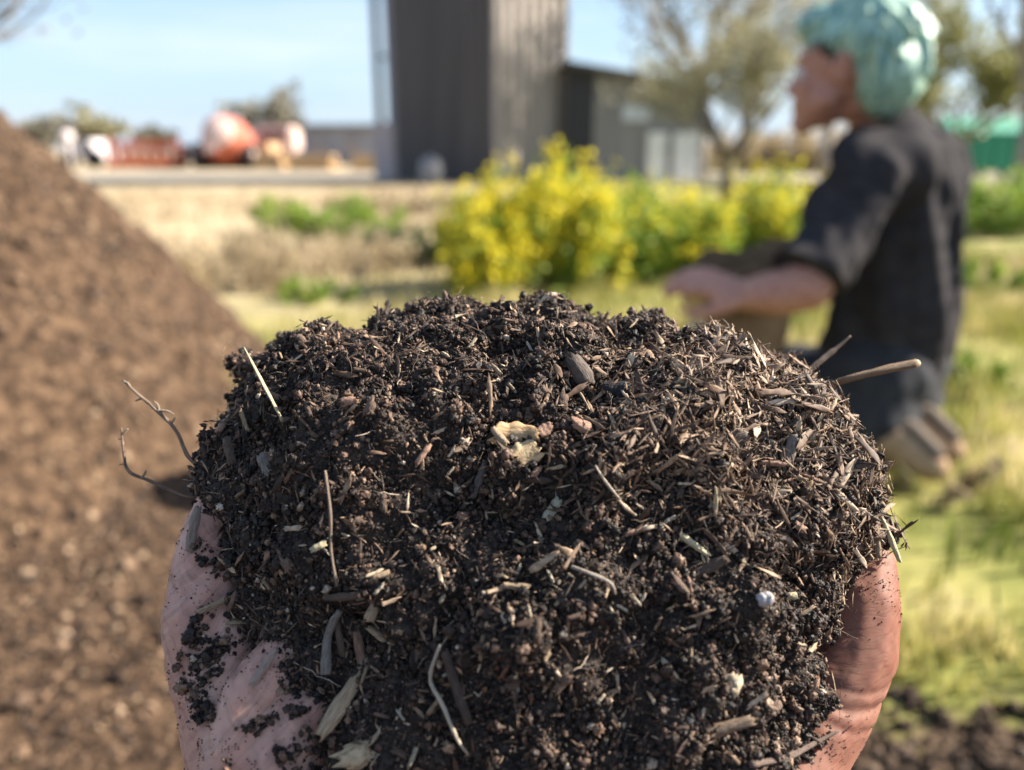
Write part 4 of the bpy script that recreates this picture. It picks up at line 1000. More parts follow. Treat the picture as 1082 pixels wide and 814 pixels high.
# ------------------------------------------------------------------ the mound of compost
D0 = .214; PXC, PYC = 563, 598; ZF = .052; ZB = .060
OUT = [(195, 600), (199, 545), (203, 500), (216, 465), (233, 432), (242, 402), (230, 376), (256, 372), (282, 342), (330, 334), (380, 334), (430, 330), (480, 332), (506, 326), (524, 314), (545, 310), (566, 318), (600, 326), (625, 334), (645, 352), (664, 344), (690, 334), (716, 342), (740, 350), (800, 362), (868, 376), (904, 418), (920, 462), (930, 505), (934, 540), (932, 566), (914, 590), (876, 630), (858, 682), (852, 734), (838, 780), (816, 826), (770, 880), (690, 925), (560, 945), (450, 925), (385, 870), (345, 800), (318, 742), (284, 690), (244, 648)]
oa = np.array([math.atan2(PYC - y, x - PXC) for x, y in OUT]); orr = np.array([math.hypot(x - PXC, y - PYC) for x, y in OUT]) - 11
k = np.argsort(oa); oa = oa[k]; orr = orr[k]
oa3 = np.concatenate([oa - 2 * math.pi, oa, oa + 2 * math.pi]); or3 = np.tile(orr, 3)
MC = PD(PXC, PYC, D0); mz = -(ray(PXC, PYC)); mz /= np.linalg.norm(mz); mx_ = np.cross(CU, mz); mx_ /= np.linalg.norm(mx_); my_ = np.cross(mz, mx_)
def mound_surface(a, b, c):
    """unit directions (right, up, towards the viewer) -> points of the smooth mound"""
    th = np.arctan2(b, a); rad = np.interp(th, oa3, or3) / FPX * D0 * .972
    lat = np.hypot(a, b); p = 2.35
    kk = 1 / (lat ** p + np.abs(c) ** p) ** (1 / p)
    # blunt outline detail fades away from the rim
    base = np.interp(th, oa3, np.convolve(np.tile(or3, 1), np.ones(5) / 5, 'same')) / FPX * D0 * .972
    w = np.clip(lat * kk, 0, 1) ** 6; rad = rad * w + base * (1 - w)
    q = np.stack([np.cos(th) * rad * lat * kk, np.sin(th) * rad * lat * kk, np.where(c > 0, ZF, ZB) * c * kk], 1)
    return MC + q[:, :1] * mx_ + q[:, 1:2] * my_ + q[:, 2:] * mz
def mound_noise(p):
    d = .0085 * fbm(p * 42, 3, 11) + .0088 * (.55 - worley(p * 72, 12)) + .0046 * (.5 - worley(p * 150, 13)) + .0016 * fbm(p * 330, 3, 14)
    for px, py, dd, rr, am in ((800, 515, .185, .014, -.016), (690, 560, .17, .010, -.006), (320, 460, .19, .012, -.006), (480, 520, .17, .016, -.005), (650, 700, .165, .02, -.004), (430, 400, .19, .014, .003), (590, 390, .19, .014, .003), (420, 600, .165, .012, .003), (700, 420, .19, .016, .002)):
        c = PD(px, py, dd); d += am * np.exp(-((p - c) ** 2).sum(1) / rr ** 2 * np.log(2) * 1.0 * 2)
    return d
def make_mound():
    N = 300; V = []; F = []; off = 0
    t = np.tan(np.linspace(-math.pi / 4, math.pi / 4, N)); g1, g2 = np.meshgrid(t, t, indexing='ij')
    one = np.ones_like(g1); i = np.arange((N - 1) * N).reshape(N - 1, N)[:, :N - 1].ravel()
    for A_, B_, C_ in ((g1, g2, one), (-g1, g2, -one), (one, g2, -g1), (-one, g2, g1), (g1, one, -g2), (g1, -one, g2)):
        d = np.stack([A_.ravel(), B_.ravel(), C_.ravel()], 1); d /= np.linalg.norm(d, axis=1)[:, None]
        V.append(d); F.append(np.stack([i, i + N, i + N + 1, i + 1], 1) + off); off += N * N
    d = np.concatenate(V); F = np.concatenate(F)
    P = mound_surface(d[:, 0], d[:, 1], d[:, 2])
    nn = P - MC; nn = nn[:, :] ; nrm = nn / np.linalg.norm(nn, axis=1)[:, None]
    P = P + nrm * mound_noise(P)[:, None]
    m = noisy('moist_compost', [(.012, .008, .006), (.028, .019, .014), (.05, .034, .025)], 500, .75, .35, 6, bump=.5, bdist=.001, space='Object')
    o = mesh_np('compost_mound', P, F, m)
    bm = bmesh.new(); bm.from_mesh(o.data); bmesh.ops.remove_doubles(bm, verts=bm.verts[:], dist=1e-6); bmesh.ops.recalc_face_normals(bm, faces=bm.faces[:]); bm.to_mesh(o.data); bm.free()
    o.data.polygons.foreach_set('use_smooth', np.ones(len(o.data.polygons), bool))
    tag(o, 'large mound of dark crumbly compost heaped in two cupped hands', 'compost')
    return o
mound = make_mound()
me = mound.data; nv = len(me.vertices)
MV = np.empty(nv * 3, np.float32); me.vertices.foreach_get('co', MV); MV = MV.reshape(-1, 3).astype(float)
MN = np.empty(nv * 3, np.float32); me.vertices.foreach_get('normal', MN); MN = MN.reshape(-1, 3).astype(float)
if ((MV - MC) * MN).sum() < 0: MN = -MN
nf = len(me.polygons); MF = np.empty(nf * 4, np.int32); me.polygons.foreach_get('vertices', MF); MF = MF.reshape(-1, 4)
ar = np.empty(nf, np.float32); me.polygons.foreach_get('area', ar)
def sample_mound(n, face_min=-1.1, weight=None, rg=RNG):
    cen = MV[MF].mean(1); nr = MN[MF].mean(1); vd = CAMPOS - cen; vd /= np.linalg.norm(vd, axis=1)[:, None]
    w = ar * ((nr * vd).sum(1) > face_min).astype(float) * (.30 + .70 * ((nr * vd).sum(1) > -.2))
    if weight is not None: w = w * weight(cen)
    f = rg.choice(nf, n, p=w / w.sum()); b = rg.dirichlet(np.ones(4), n)
    p = (MV[MF[f]] * b[:, :, None]).sum(1); nn = MN[MF[f]].mean(1); nn /= np.linalg.norm(nn, axis=1)[:, None]
    return p, nn
SC = [(0, (.007, .0044, .0032)), (.45, (.018, .0102, .0068)), (.68, (.046, .026, .017)), (.85, (.10, .057, .037)), (.955, (.17, .105, .07)), (.985, (.25, .17, .115)), (1, (.48, .40, .32))]
crm = scatter_mat('compost_crumb', SC, .62, .45, 1500, .45)
CP = crumb_protos(crm, 12, 1)
n = 165000
P, Nn = sample_mound(n)
cl = fbm(P * 120, 3, 77)                                       # crumbs gather into clumps
sc = np.clip(RNG.lognormal(math.log(.00033), .58, n) * (1 + .6 * cl), .00013, .0016)
P = P + Nn * (RNG.uniform(-.3, 1.3, n) * sc + np.clip(cl, 0, 1) * RNG.uniform(0, 1, n) * .0022)[:, None]
tag(scatter('soil_crumbs', P, rand_rot(n), sc, RNG.integers(0, len(CP), n), CP, mound), 'fine dark crumbs of the compost')
# fibres: thickest on the sunlit right shoulder
def right_w(c):
    px, py, _ = project(c); return .55 + 4.2 * np.exp(-(((px - 800) / 120) ** 2 + ((py - 450) / 95) ** 2)) + .9 * np.exp(-(((px - 900) / 60) ** 2 + ((py - 560) / 70) ** 2)) + .4 * (py < 400)
fbm_ = scatter_mat('wood_fibre', [(0, (.026, .016, .011)), (.35, (.066, .038, .024)), (.66, (.14, .086, .055)), (.9, (.27, .185, .12)), (1, (.44, .35, .25))], .65, .35, 700, .4)
FP = flake_protos(fbm_, 14, 2, w=(.09, .38), th=(.03, .07), bend=.09, taper=.3, jag=.22) + root_protos(fbm_, 2)
n = 17000
P, Nn = sample_mound(n, weight=right_w); T = RNG.normal(size=(n, 3)); T -= Nn * (T * Nn).sum(1)[:, None] * RNG.uniform(.45, .95, n)[:, None]
px, py, _ = project(P); big = right_w(P)
sc = np.clip(RNG.lognormal(math.log(.00095), .5, n) * (1 + .14 * big), .0003, .0042)
P = P + Nn * RNG.uniform(.0002, .0022, n)[:, None]
tag(scatter('wood_fibres', P, frame_rot(T, Nn, n), np.stack([sc, sc * .75, sc * .75], 1), RNG.integers(0, len(FP), n), FP, mound), 'thin brown wood fibres mixed through the compost')
# coarse fibres matted over the right shoulder, coloured paler to paint in sunlight
n = 6500
P, Nn = sample_mound(n, weight=lambda c: (lambda q: np.exp(-(((q[0] - 800) / 115) ** 2 + ((q[1] - 440) / 85) ** 2)) + .5 * np.exp(-(((q[0] - 905) / 45) ** 2 + ((q[1] - 520) / 70) ** 2)))(project(c)))
T = RNG.normal(size=(n, 3)) + Nn * .15; T -= Nn * (T * Nn).sum(1)[:, None] * .6
sc = np.clip(RNG.lognormal(math.log(.0012), .6, n), .0004, .0042); P = P + Nn * RNG.uniform(.0006, .0036, n)[:, None]
fb2 = scatter_mat('coarse_fibre', [(0, (.035, .022, .015)), (.35, (.10, .061, .039)), (.7, (.205, .132, .085)), (.92, (.34, .24, .16)), (1, (.46, .36, .26))], .65, .35, 700, .4)
FP2 = flake_protos(fb2, 14, 6, w=(.08, .34), th=(.03, .07), bend=.08, taper=.3, jag=.25) + root_protos(fb2, 1, 8)
tag(scatter('coarse_fibres', P, frame_rot(T, Nn, n), np.stack([sc, sc * .7, sc * .7], 1), RNG.integers(0, len(FP2), n), FP2, mound), 'matted wood fibres in painted sunlit brown on the right shoulder of the compost')
# tiny hair roots sticking out
n = 1400
rtm = scatter_mat('hair_root', [(0, (.05, .035, .025)), (.6, (.2, .14, .1)), (1, (.5, .42, .33))], .6, .3, 700, .2)
RP = root_protos(rtm, 6, 9)
P, Nn = sample_mound(n); T = RNG.normal(size=(n, 3)) + Nn * RNG.uniform(-.2, .9, n)[:, None]
sc = np.clip(RNG.lognormal(math.log(.0022), .45, n), .0008, .006)
tag(scatter('hair_roots', P + Nn * .001, frame_rot(T, Nn, n), np.stack([sc, sc * .6, sc * .6], 1), RNG.integers(0, len(RP), n), RP, mound), 'hair thin rootlets poking out of the compost')

# crumbs that cling to the hands
def poly_in(px, py, poly):
    c = np.zeros(len(px), bool); j = len(poly) - 1
    for i in range(len(poly)):
        xi, yi = poly[i]; xj, yj = poly[j]
        c ^= ((yi > py) != (yj > py)) & (px < (xj - xi) * (py - yi) / (yj - yi + 1e-9) + xi); j = i
    return c
def on_hand(o):
    m_ = o.data; k = len(m_.vertices); v = np.empty(k * 3, np.float32); m_.vertices.foreach_get('co', v); nr = np.empty(k * 3, np.float32); m_.vertices.foreach_get('normal', nr)
    v = v.reshape(-1, 3).astype(float); nr = nr.reshape(-1, 3).astype(float)
    vis = (nr * (CAMPOS - v)).sum(1) > 0
    return v[vis], nr[vis]
spots_l = [[(188, 695), (205, 645), (240, 632), (275, 640), (300, 655), (262, 680), (238, 700), (226, 725), (214, 740), (196, 730)], [(200, 560), (235, 590), (250, 630), (222, 622), (208, 590)],
           [(196, 735), (222, 725), (228, 758), (208, 765)], [(250, 770), (268, 758), (292, 748), (296, 760), (270, 778)], [(270, 690), (300, 672), (315, 705), (290, 715)], [(296, 730), (330, 715), (345, 745), (310, 760)], [(236, 795), (246, 795), (246, 814), (236, 814)], [(290, 790), (340, 760), (360, 830), (300, 830)], [(188, 725), (200, 720), (202, 735), (190, 738)]]
spots_r = [[(875, 640), (898, 590), (930, 575), (920, 590), (900, 620), (890, 650)], [(840, 800), (868, 776), (885, 772), (880, 784), (850, 806)], [(800, 800), (850, 775), (840, 814), (800, 830)]]
Ps = []; Ns = []
for o, spots, cnt in ((hl, spots_l, 1900), (hr, spots_r, 700)):
    v, nr = on_hand(o); px, py, _ = project(v); w = np.zeros(len(v))
    for q in spots: w = np.maximum(w, poly_in(px, py, q).astype(float))
    w *= np.clip(.6 + 1.6 * fbm(v * 190, 3, 5), 0, 1); w = w + .00002
    i = RNG.choice(len(v), cnt, p=w / w.sum()); Ps.append(v[i]); Ns.append(nr[i])
n0 = sum(len(q) for q in Ps)
for o, spots, cnt in ((hl, spots_l, 3200), (hr, spots_r, 1500)):      # fine dust in the skin around the clumps
    v, nr = on_hand(o); px, py, _ = project(v); w = np.zeros(len(v))
    for q in spots:
        c_ = np.mean(q, 0); w = np.maximum(w, np.exp(-((px - c_[0]) ** 2 + (py - c_[1]) ** 2) / 42.0 ** 2))
    w *= np.clip(.3 + 1.6 * fbm(v * 300, 3, 15), 0, 1); w = w * (py < 840) + 1e-7
    i = RNG.choice(len(v), cnt, p=w / w.sum()); Ps.append(v[i]); Ns.append(nr[i])
P = np.concatenate(Ps); Nn = np.concatenate(Ns); n = len(P)
sc = np.clip(RNG.lognormal(math.log(.00050), .5, n), .0002, .0018)
sc[n0:] = np.clip(RNG.lognormal(math.log(.00013), .5, n - n0), .00006, .0003)
P = P + Nn * (sc * RNG.uniform(-.1, 1.3, n))[:, None]
tag(scatter('hand_crumbs', P, rand_rot(n), sc, RNG.integers(0, len(CP), n), CP), 'dark soil crumbs clinging to the skin of the cupped hands', 'soil crumbs')

# ------------------------------------------------------------------ pieces one can single out in the compost
bvh = BVHTree.FromPolygons([Vector(v) for v in MV], MF.tolist())
bvh_h = [BVHTree.FromPolygons([v.co for v in o.data.vertices], [p.vertices[:] for p in o.data.polygons]) for o in (hl, hr)]
def hit(px, py, lift=.0015):
    lift = lift * .9 + .0006
    d = Vector(ray(px, py)); best = None
    for t in [bvh] + bvh_h:
        h = t.ray_cast(Vector(CAMPOS), d)
        if h[0] is not None and (best is None or h[3] < best[1]): best = (h[0], h[3], h[1])
    if best is None:
        p = Vector(PD(px, py, D0 - .006)); return p, -d.normalized()
    nn = best[2]; nn = nn if nn.dot(d) < 0 else -nn
    return best[0] + (nn * .6 - d.normalized() * .8).normalized() * lift, nn
def wood(name, c0, c1, sc=500, st=(5, 26, 1), rough=.7):
    m = noisy(name, [tuple(a * .35 for a in c0), tuple((a + b) / 2 for a, b in zip(c0, c1)), c1], 1.0, rough, .35, 6, stretch=st, bump=.8, bdist=.0006, space='UV', distort=.6)
    return m
tanw = wood('tan_wood', (.22, .14, .085), (.50, .38, .25)); brownw = wood('brown_wood', (.05, .033, .024), (.16, .11, .08)); greyw = wood('grey_wood', (.10, .085, .075), (.27, .235, .205))
straw = wood('pale_straw', (.44, .37, .21), (.68, .60, .40)); white_r = wood('pale_root', (.42, .35, .26), (.66, .58, .46)); pinkw = wood('pink_wood', (.28, .15, .10), (.46, .29, .21)); charw = wood('charred_wood', (.012, .011, .013), (.035, .032, .036)); paleg = wood('pale_husk', (.36, .32, .22), (.58, .53, .40))
def stick(name, pts, rads, m, label, cat, lift=.0015, n=9, flat=.7, group=None, Ds=None):
    P = []
    for i, q in enumerate(pts):
        if len(q) == 3: P.append(Vector(PD(*q)))
        else: P.append(hit(q[0], q[1], lift)[0])
    # refine
    Q = []; Rr = []; k = 6
    for i in range(len(P) - 1):
        p0, p1, p2, p3 = P[max(i - 1, 0)], P[i], P[i + 1], P[min(i + 2, len(P) - 1)]
        for j in range(k + (i == len(P) - 2)):
            t = j / k; Q.append(.5 * ((2 * p1) + (p2 - p0) * t + (2 * p0 - 5 * p1 + 4 * p2 - p3) * t * t + (3 * p1 - p0 - 3 * p2 + p3) * t ** 3))
            Rr.append((rads[i] + (rads[i + 1] - rads[i]) * t) * random.uniform(.9, 1.1))
    mb = MB(); mb.tube(Q, Rr, n, flat, .1); o = mb.build(name, m, None, True)
    uvs(o, [((k_ // n) / len(Q) * 1.6, abs((k_ % n) / n - .5) * 2) for k_ in range(len(Q) * n)])
    tag(o, label, cat, group); return o
def uvs(o, co):
    ul = o.data.uv_layers.new(name='UVMap'); li = np.empty(len(o.data.loops), np.int32); o.data.loops.foreach_get('vertex_index', li)
    ul.data.foreach_set('uv', np.asarray(co, np.float32)[li].ravel())
def chip(name, px, py, ln, wd, ang, th, m, label, cat, tilt=0.0, lift=.0014, group=None, seed=None, curl=.15, jag=.3):
    """a flat splinter or flake lying on the mound; ln, wd in photograph pixels, ang from the horizontal"""
    rg = np.random.default_rng(seed if seed is not None else int(px * 31 + py))
    p, nn = hit(px, py, lift); dd = (p - Vector(CAMPOS)).length; s = dd / FPX
    vd = (Vector(CAMPOS) - p).normalized(); nn = (nn * .35 + vd * .65).normalized()
    xa = Vector(CR) * math.cos(ang) + Vector(CU) * math.sin(ang); xa = (xa - nn * xa.dot(nn)).normalized()
    if tilt: xa = (xa + nn * tilt).normalized(); nn = (nn - xa * nn.dot(xa)).normalized()
    ya = nn.cross(xa); nx, ny = 14, 7; V = []; F = []
    e0 = rg.uniform(-jag, jag, ny); e1 = rg.uniform(-jag, jag, ny); bow = rg.uniform(-curl, curl); bw = rg.uniform(-.1, .1)
    for side in (1, -1):
        for i in range(nx):
            u = -1 + 2 * i / (nx - 1); wl = (1 - .25 * abs(u) ** 3) * (1 + .13 * vnoise(np.array([[u * 2.5 + seed_off(px), 0, 0]]), 3)[0])
            for j in range(ny):
                v = -1 + 2 * j / (ny - 1); uu = u + (e1[j] if u > 0 else e0[j]) * abs(u) ** 5 * (.5 if ln > wd * 2 else 1) * min(1, wd / ln * 2.5)
                z = side * th * (1 - .7 * v * v) * (1 - .35 * u ** 4) + rg.normal() * th * .16 + bow * ln * s * .5 * (u * u - .4) - .12 * wd * s * v * v
                w_ = p + xa * (uu * ln * .5 * s) + ya * ((v * wl + bw * (u * u)) * wd * .5 * s) + nn * z
                V.append(w_[:])
    q = lambda s_, i, j: s_ * nx * ny + i * ny + j
    for i in range(nx - 1):
        for j in range(ny - 1):
            F += [(q(0, i, j), q(0, i + 1, j), q(0, i + 1, j + 1), q(0, i, j + 1)), (q(1, i, j), q(1, i, j + 1), q(1, i + 1, j + 1), q(1, i + 1, j))]
        F += [(q(0, i, 0), q(1, i, 0), q(1, i + 1, 0), q(0, i + 1, 0)), (q(0, i, ny - 1), q(0, i + 1, ny - 1), q(1, i + 1, ny - 1), q(1, i, ny - 1))]
    for j in range(ny - 1):
        F += [(q(0, 0, j), q(0, 0, j + 1), q(1, 0, j + 1), q(1, 0, j)), (q(0, nx - 1, j), q(1, nx - 1, j), q(1, nx - 1, j + 1), q(0, nx - 1, j + 1))]
    o = mesh_np(name, np.array(V), np.array(F), m)
    uvs(o, [((k_ // ny) % nx / nx + px * .37, (k_ % ny) / ny + py * .23) for k_ in range(len(V))])
    tag(o, label, cat, group); return o
def seed_off(px): return (px * 7.31) % 50
mm = .001
stick('straw', [(258, 367, .190), (274, 398, .186), (294, 436, .181), (299, 446, .183)], [.2 * mm, .8 * mm, .75 * mm, .35 * mm], straw, 'pale green straw spear leaning out of the upper left of the compost', 'straw', flat=.45)
tw_ = stick('twig', [(868, 412, .214), (888, 403, .208), (930, 392, .206), (968, 384, .206)], [.8 * mm, .95 * mm, 1.05 * mm, 1.25 * mm], wood('twig_bark', (.13, .08, .045), (.30, .20, .12)), 'straight brown twig with a cut end sticking out to the right', 'twig', flat=1, n=12)
mb = MB(); c = Vector(PD(967.6, 384.1, .206)); mb.ball(c, (1.25 * mm, 1.15 * mm, 1.1 * mm), 2); pe = mb.build('cut_end', straw, None, True); pe.parent = tw_
stick('twig', [(222, 497, .209), (200, 484, .207), (186, 455, .206), (165, 433, .205), (146, 417, .205), (130, 402, .205)], [.7 * mm, .55 * mm, .5 * mm, .5 * mm, .4 * mm, .3 * mm], wood('rootlet_bark', (.12, .08, .055), (.34, .25, .18)), 'crooked thin twig at the left, the upper of two', 'twig', flat=1)
stick('twig', [(215, 527, .209), (194, 524, .207), (160, 509, .205), (136, 498, .204), (131, 478, .204), (128, 452, .204)], [.6 * mm, .5 * mm, .42 * mm, .42 * mm, .35 * mm, .25 * mm], wood('rootlet_dark', (.06, .04, .03), (.28, .19, .14)), 'hooked thin twig at the left, the lower of two', 'twig', flat=1)
rl = wood('rootlet_pale', (.25, .18, .13), (.5, .4, .3)); tws = [o for o in bpy.data.objects if o.name.startswith('twig')]
for par, a, b in ((1, (166, 434, .2049), (184, 438, .2046)), (1, (168, 436, .2049), (163, 424, .2048)), (1, (180, 449, .2056), (185, 440, .2052)), (1, (152, 422, .205), (143, 424, .205)), (1, (137, 408, .205), (129, 404, .2048)), (2, (134, 494, .204), (126, 491, .204)), (2, (130, 470, .204), (125, 464, .204)), (2, (150, 505, .2045), (154, 497, .2042)), (2, (131, 458, .204), (135, 453, .204))):
    q = stick('rootlet', [a, tuple((x_ + y_) / 2 + d_ for x_, y_, d_ in zip(a, b, (1.5, -1.5, 0))), b], [.36 * mm, .3 * mm, .14 * mm], rl, None, None, flat=1, n=6); q.parent = tws[par]
stick('root', [(846, 400, .212), (864, 384, .213), (880, 371, .214), (899, 355, .214)], [1.0 * mm, .9 * mm, .75 * mm, .3 * mm], brownw, 'fuzzy dark root end poking up on the right rim above the brown twig', 'root', flat=1)
lf = chip('leaf_fragment', 545, 459, 46, 28, -.1, .3 * mm, wood('dead_leaf', (.28, .165, .075), (.56, .39, .22), st=(4, 5, 1)), 'crumpled tan leaf fragment in the middle of the compost', 'leaf', lift=.0034, curl=.5)
c2 = chip('fold', 552, 482, 34, 26, .35, .3 * mm, wood('dead_leaf_fold', (.30, .20, .10), (.58, .44, .26), st=(4, 5, 1)), None, None, lift=.0038, tilt=.2, curl=.4, jag=.5); c2.parent = lf
c2 = chip('fold', 572, 461, 15, 13, .6, .4 * mm, pinkw, None, None, lift=.0040, curl=.4); c2.parent = lf
c2 = chip('fold', 531, 470, 26, 8, -.9, .3 * mm, tanw, None, None, lift=.0038, curl=.4); c2.parent = lf
chip('seed_husk', 585, 542, 26, 11, 1.1, .45 * mm, paleg, 'pale oval seed husk below the crumpled leaf fragment', 'husk')
chip('wood_chip', 613, 393, 38, 20, -1.0, .9 * mm, wood('dark_chip', (.05, .038, .032), (.15, .115, .095)), 'broad dark brown wood chip near the top of the compost', 'wood chip', lift=.002)
chip('charcoal', 653, 413, 30, 17, -.1, 1.1 * mm, charw, 'blue black charcoal piece right of the broad dark chip', 'charcoal', lift=.002)
chip('wood_chip', 612, 452, 24, 13, -.45, .8 * mm, pinkw, 'small pinkish tan wood chip right of the crumpled leaf fragment', 'wood chip', lift=.0022)
chip('wood_splinter', 510, 506, 42, 8, 1.2, .6 * mm, wood('grey_splinter', (.06, .052, .05), (.16, .14, .13)), 'grey upright splinter left of the pale oval husk', 'splinter', lift=.0018)
t5 = stick('twig', [(359, 640), (353, 670), (345, 708)], [.75 * mm, 1.0 * mm, 1.2 * mm], greyw, 'grey twig with a pale broken end at the lower left', 'twig', lift=.003, flat=1)
stick('twig', [(341, 628), (360, 626), (383, 622)], [.5 * mm, 1.0 * mm, .9 * mm], brownw, 'short brown twig lying level above the grey twig', 'twig', lift=.0032, flat=.9)
chip('wood_splinter', 366, 741, 76, 15, 1.08, .8 * mm, tanw, 'long splintered tan piece of wood pointing down at the lower left', 'splinter', lift=.003, jag=.6)
chip('wood_splinter', 382, 683, 42, 9, 1.75, .7 * mm, wood('red_splinter', (.12, .07, .05), (.28, .18, .13)), 'upright reddish splinter above the long splintered tan piece', 'splinter', lift=.0024)
chip('wood_splinter', 363, 672, 34, 7, 1.75, .6 * mm, brownw, 'narrow dark splinter between the grey twig and the reddish splinter', 'splinter', lift=.002)
chip('wood_splinter', 396, 641, 28, 12, 1.1, .6 * mm, tanw, 'stubby tan splinter right of the level brown twig', 'splinter', lift=.0024)
chip('wood_splinter', 402, 609, 18, 6, .35, .5 * mm, tanw, 'small pale tan splinter above the stubby one', 'splinter', lift=.0026)
chip('wood_splinter', 400, 672, 24, 7, -.65, .5 * mm, tanw, 'slanting tan splinter below the stubby one', 'splinter', lift=.0026)
stick('root', [(465, 685), (459, 712), (468, 744), (482, 772), (496, 796)], [.35 * mm, .45 * mm, .45 * mm, .42 * mm, .2 * mm], white_r, 'long pale curving root at the lower middle of the compost', 'root', lift=.003, flat=1)
stick('wood_stick', [(474, 690), (484, 725), (496, 765)], [.9 * mm, 1.1 * mm, .9 * mm], wood('dark_stick', (.03, .022, .018), (.10, .072, .056)), 'dark brown stick alongside the long pale root', 'stick', lift=.002, flat=1)
chip('leaf_fragment', 380, 800, 32, 24, .25, .35 * mm, wood('dry_leaf', (.22, .15, .085), (.46, .35, .22), st=(4, 5, 1)), 'folded dry leaf fragment at the bottom left of the compost', 'leaf', lift=.0032, curl=.6, jag=.6)
stick('root', [(600, 601), (622, 607), (640, 614), (651, 627)], [.35 * mm, .45 * mm, .4 * mm, .2 * mm], wood('grey_root', (.25, .21, .17), (.44, .38, .32)), 'short bent grey root right of the middle of the compost', 'root', lift=.0024, flat=1)
chip('wood_splinter', 759, 766, 62, 12, .3, .7 * mm, wood('tawny', (.12, .08, .055), (.30, .215, .15)), 'long brown splinter at the lower right of the compost', 'splinter', lift=.0028)
chip('stone', 773, 724, 20, 15, 1.2, 1.5 * mm, wood('tan_stone', (.42, .33, .22), (.62, .52, .38)), 'small tan stone at the lower right of the compost', 'stone', lift=.002)
chip('pebble', 806, 635, 15, 13, .2, 1.5 * mm, mat('quartz', (.34, .33, .34), .45), 'glassy white pebble on the right of the compost', 'pebble', lift=.0012, jag=.05, curl=.01)
chip('wood_splinter', 833, 630, 14, 7, .05, .7 * mm, straw, 'tiny squarish pale piece beside the glassy white pebble', 'splinter', lift=.0026, jag=.05)
chip('wood_splinter', 545, 625, 27, 7, -.05, .7 * mm, tanw, 'small level tan splinter at the centre below the pale husk', 'splinter', lift=.0024)
stick('straw', [(753, 511), (755, 527), (756, 545)], [.25 * mm, .42 * mm, .3 * mm], straw, 'short upright straw beside the dark hollow', 'straw', lift=.003)
stick('straw', [(631, 492), (642, 508), (654, 529)], [.3 * mm, .45 * mm, .3 * mm], white_r, 'slanting thin straw right of the crumpled leaf fragment', 'straw', lift=.0024)
chip('straw', 733, 572, 36, 7, -.6, .4 * mm, straw, 'pale frayed straw below the short upright one', 'straw', lift=.0028, jag=.8)
stick('root', [(345, 502), (349, 545), (350, 580), (356, 618)], [.3 * mm, .38 * mm, .34 * mm, .3 * mm], wood('thin_root', (.14, .10, .08), (.34, .26, .2)), 'long thin root hanging down the left side of the compost', 'root', lift=.0028, flat=1)
chip('wood_splinter', 342, 579, 17, 7, .5, .5 * mm, straw, 'small cream splinter crossing the long thin root', 'splinter', lift=.0036)
chip('wood_chip', 286, 500, 34, 13, -1.1, .7 * mm, greyw, 'grey wood chip tilted on the left side of the compost', 'wood chip', lift=.0024)
chip('wood_chip', 245, 480, 30, 9, -1.3, .6 * mm, brownw, 'dark narrow chip near the left edge of the compost', 'wood chip', lift=.0024)
chip('straw', 938, 568, 44, 5, -1.2, .35 * mm, straw, 'pale straw hanging over the tip of the right thumb', 'straw', lift=.002)
chip('straw', 921, 566, 40, 6, -1.5, .4 * mm, wood('brown_straw', (.2, .14, .09), (.4, .3, .2)), 'brown straw beside the pale one above the right thumb', 'straw', lift=.002)
stick('root', [(792, 806), (830, 800), (858, 788), (884, 774)], [.7 * mm, .7 * mm, .55 * mm, .3 * mm], wood('dirty_root', (.08, .055, .045), (.25, .18, .15)), 'soil covered root lying across the base of the right thumb', 'root', lift=.0016, flat=1)
chip('wood_chip', 207, 560, 44, 9, 1.45, .6 * mm, wood('barky', (.16, .12, .095), (.33, .27, .22)), 'grey brown bark strip against the left hand at the edge of the soil', 'wood chip', lift=.0018)
chip('wood_splinter', 228, 640, 34, 6, .5, .5 * mm, tanw, 'tan splinter lying on the skin of the left hand', 'splinter', lift=.0022)
chip('wood_splinter', 280, 706, 38, 8, 1.05, .5 * mm, wood('pinkish', (.25, .17, .14), (.45, .35, .29)), 'pinkish splinter lying on the fold of the left hand', 'splinter', lift=.0014)
chip('wood_chip', 748, 600, 40, 12, .5, .6 * mm, brownw, 'dull brown chip beneath the dark hollow on the right', 'wood chip', lift=.0018)
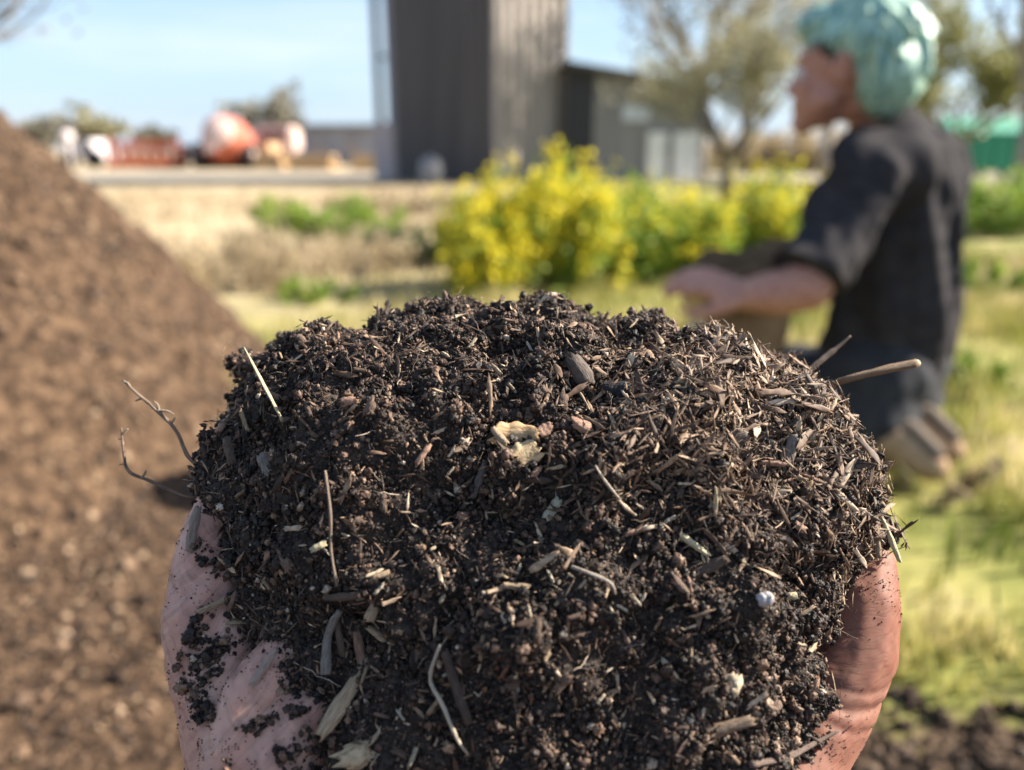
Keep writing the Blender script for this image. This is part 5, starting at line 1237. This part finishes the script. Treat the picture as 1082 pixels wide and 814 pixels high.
chip('wood_chip', 832, 482, 40, 12, 1.25, .7 * mm, greyw, 'large grey chip on the sunlit fibrous right shoulder', 'wood chip', lift=.0028)
chip('wood_chip', 775, 460, 28, 16, .1, .6 * mm, wood('shoulder_chip', (.18, .13, .1), (.36, .28, .22)), 'broad tan grey chip on the upper right of the compost', 'wood chip', lift=.0028)
# the many small ones nothing tells apart: five shapes, then copies
base_sets = [('pale_splinter', [tanw, white_r, wood('cream_wood', (.36, .28, .19), (.60, .50, .36))], 'small pale splinter stuck in the dark compost', 'splinter', 'small pale splinters in the compost', 90, (7, 24), (1.6, 4.5)),
             ('bark_flake', [brownw, wood('flake_brown', (.08, .05, .036), (.22, .15, .11)), pinkw], 'small brown bark flake lying in the dark compost', 'bark flake', 'small brown bark flakes in the compost', 70, (9, 26), (5, 11))]
for nm, mats, lab, cat, grp, cnt, lr, wr_ in base_sets:
    protos = []
    P, Nn = sample_mound(cnt * 4, .25)
    px, py, _ = project(P); ok = (px > 215) & (px < 930) & (py > 350) & (py < 806)
    P, Nn = P[ok][:cnt], Nn[ok][:cnt]
    for i in range(len(P)):
        if i < 6:
            o = chip(nm, 563, 598, random.uniform(*lr), random.uniform(*wr_), 0, random.uniform(.3, .6) * mm, mats[i % 3], lab, cat, lift=0, group=grp, seed=i + 900, jag=.7)
            v = np.empty(len(o.data.vertices) * 3, np.float32); o.data.vertices.foreach_get('co', v); v = v.reshape(-1, 3); v -= v.mean(0)
            nn_ = mz; B_ = np.stack([mx_, my_, mz], 1); v = v @ B_; o.data.vertices.foreach_set('co', v.astype(np.float32).ravel()); o.data.update(); protos.append(o)
        else:
            o = protos[i % 6].copy(); COL.objects.link(o)
        x = Vector(RNG.normal(size=3)); z = Vector(Nn[i] * .6 + (CAMPOS - P[i]) / np.linalg.norm(CAMPOS - P[i]) * .5).normalized()
        x = (x - z * x.dot(z) * .85).normalized(); z = (z - x * z.dot(x)).normalized(); y = z.cross(x)
        o.rotation_euler = Matrix((x, y, z)).transposed().to_euler(); s_ = random.uniform(.7, 1.3); o.scale = (s_, s_, s_)
        o.location = Vector(P[i]) + z * .0018
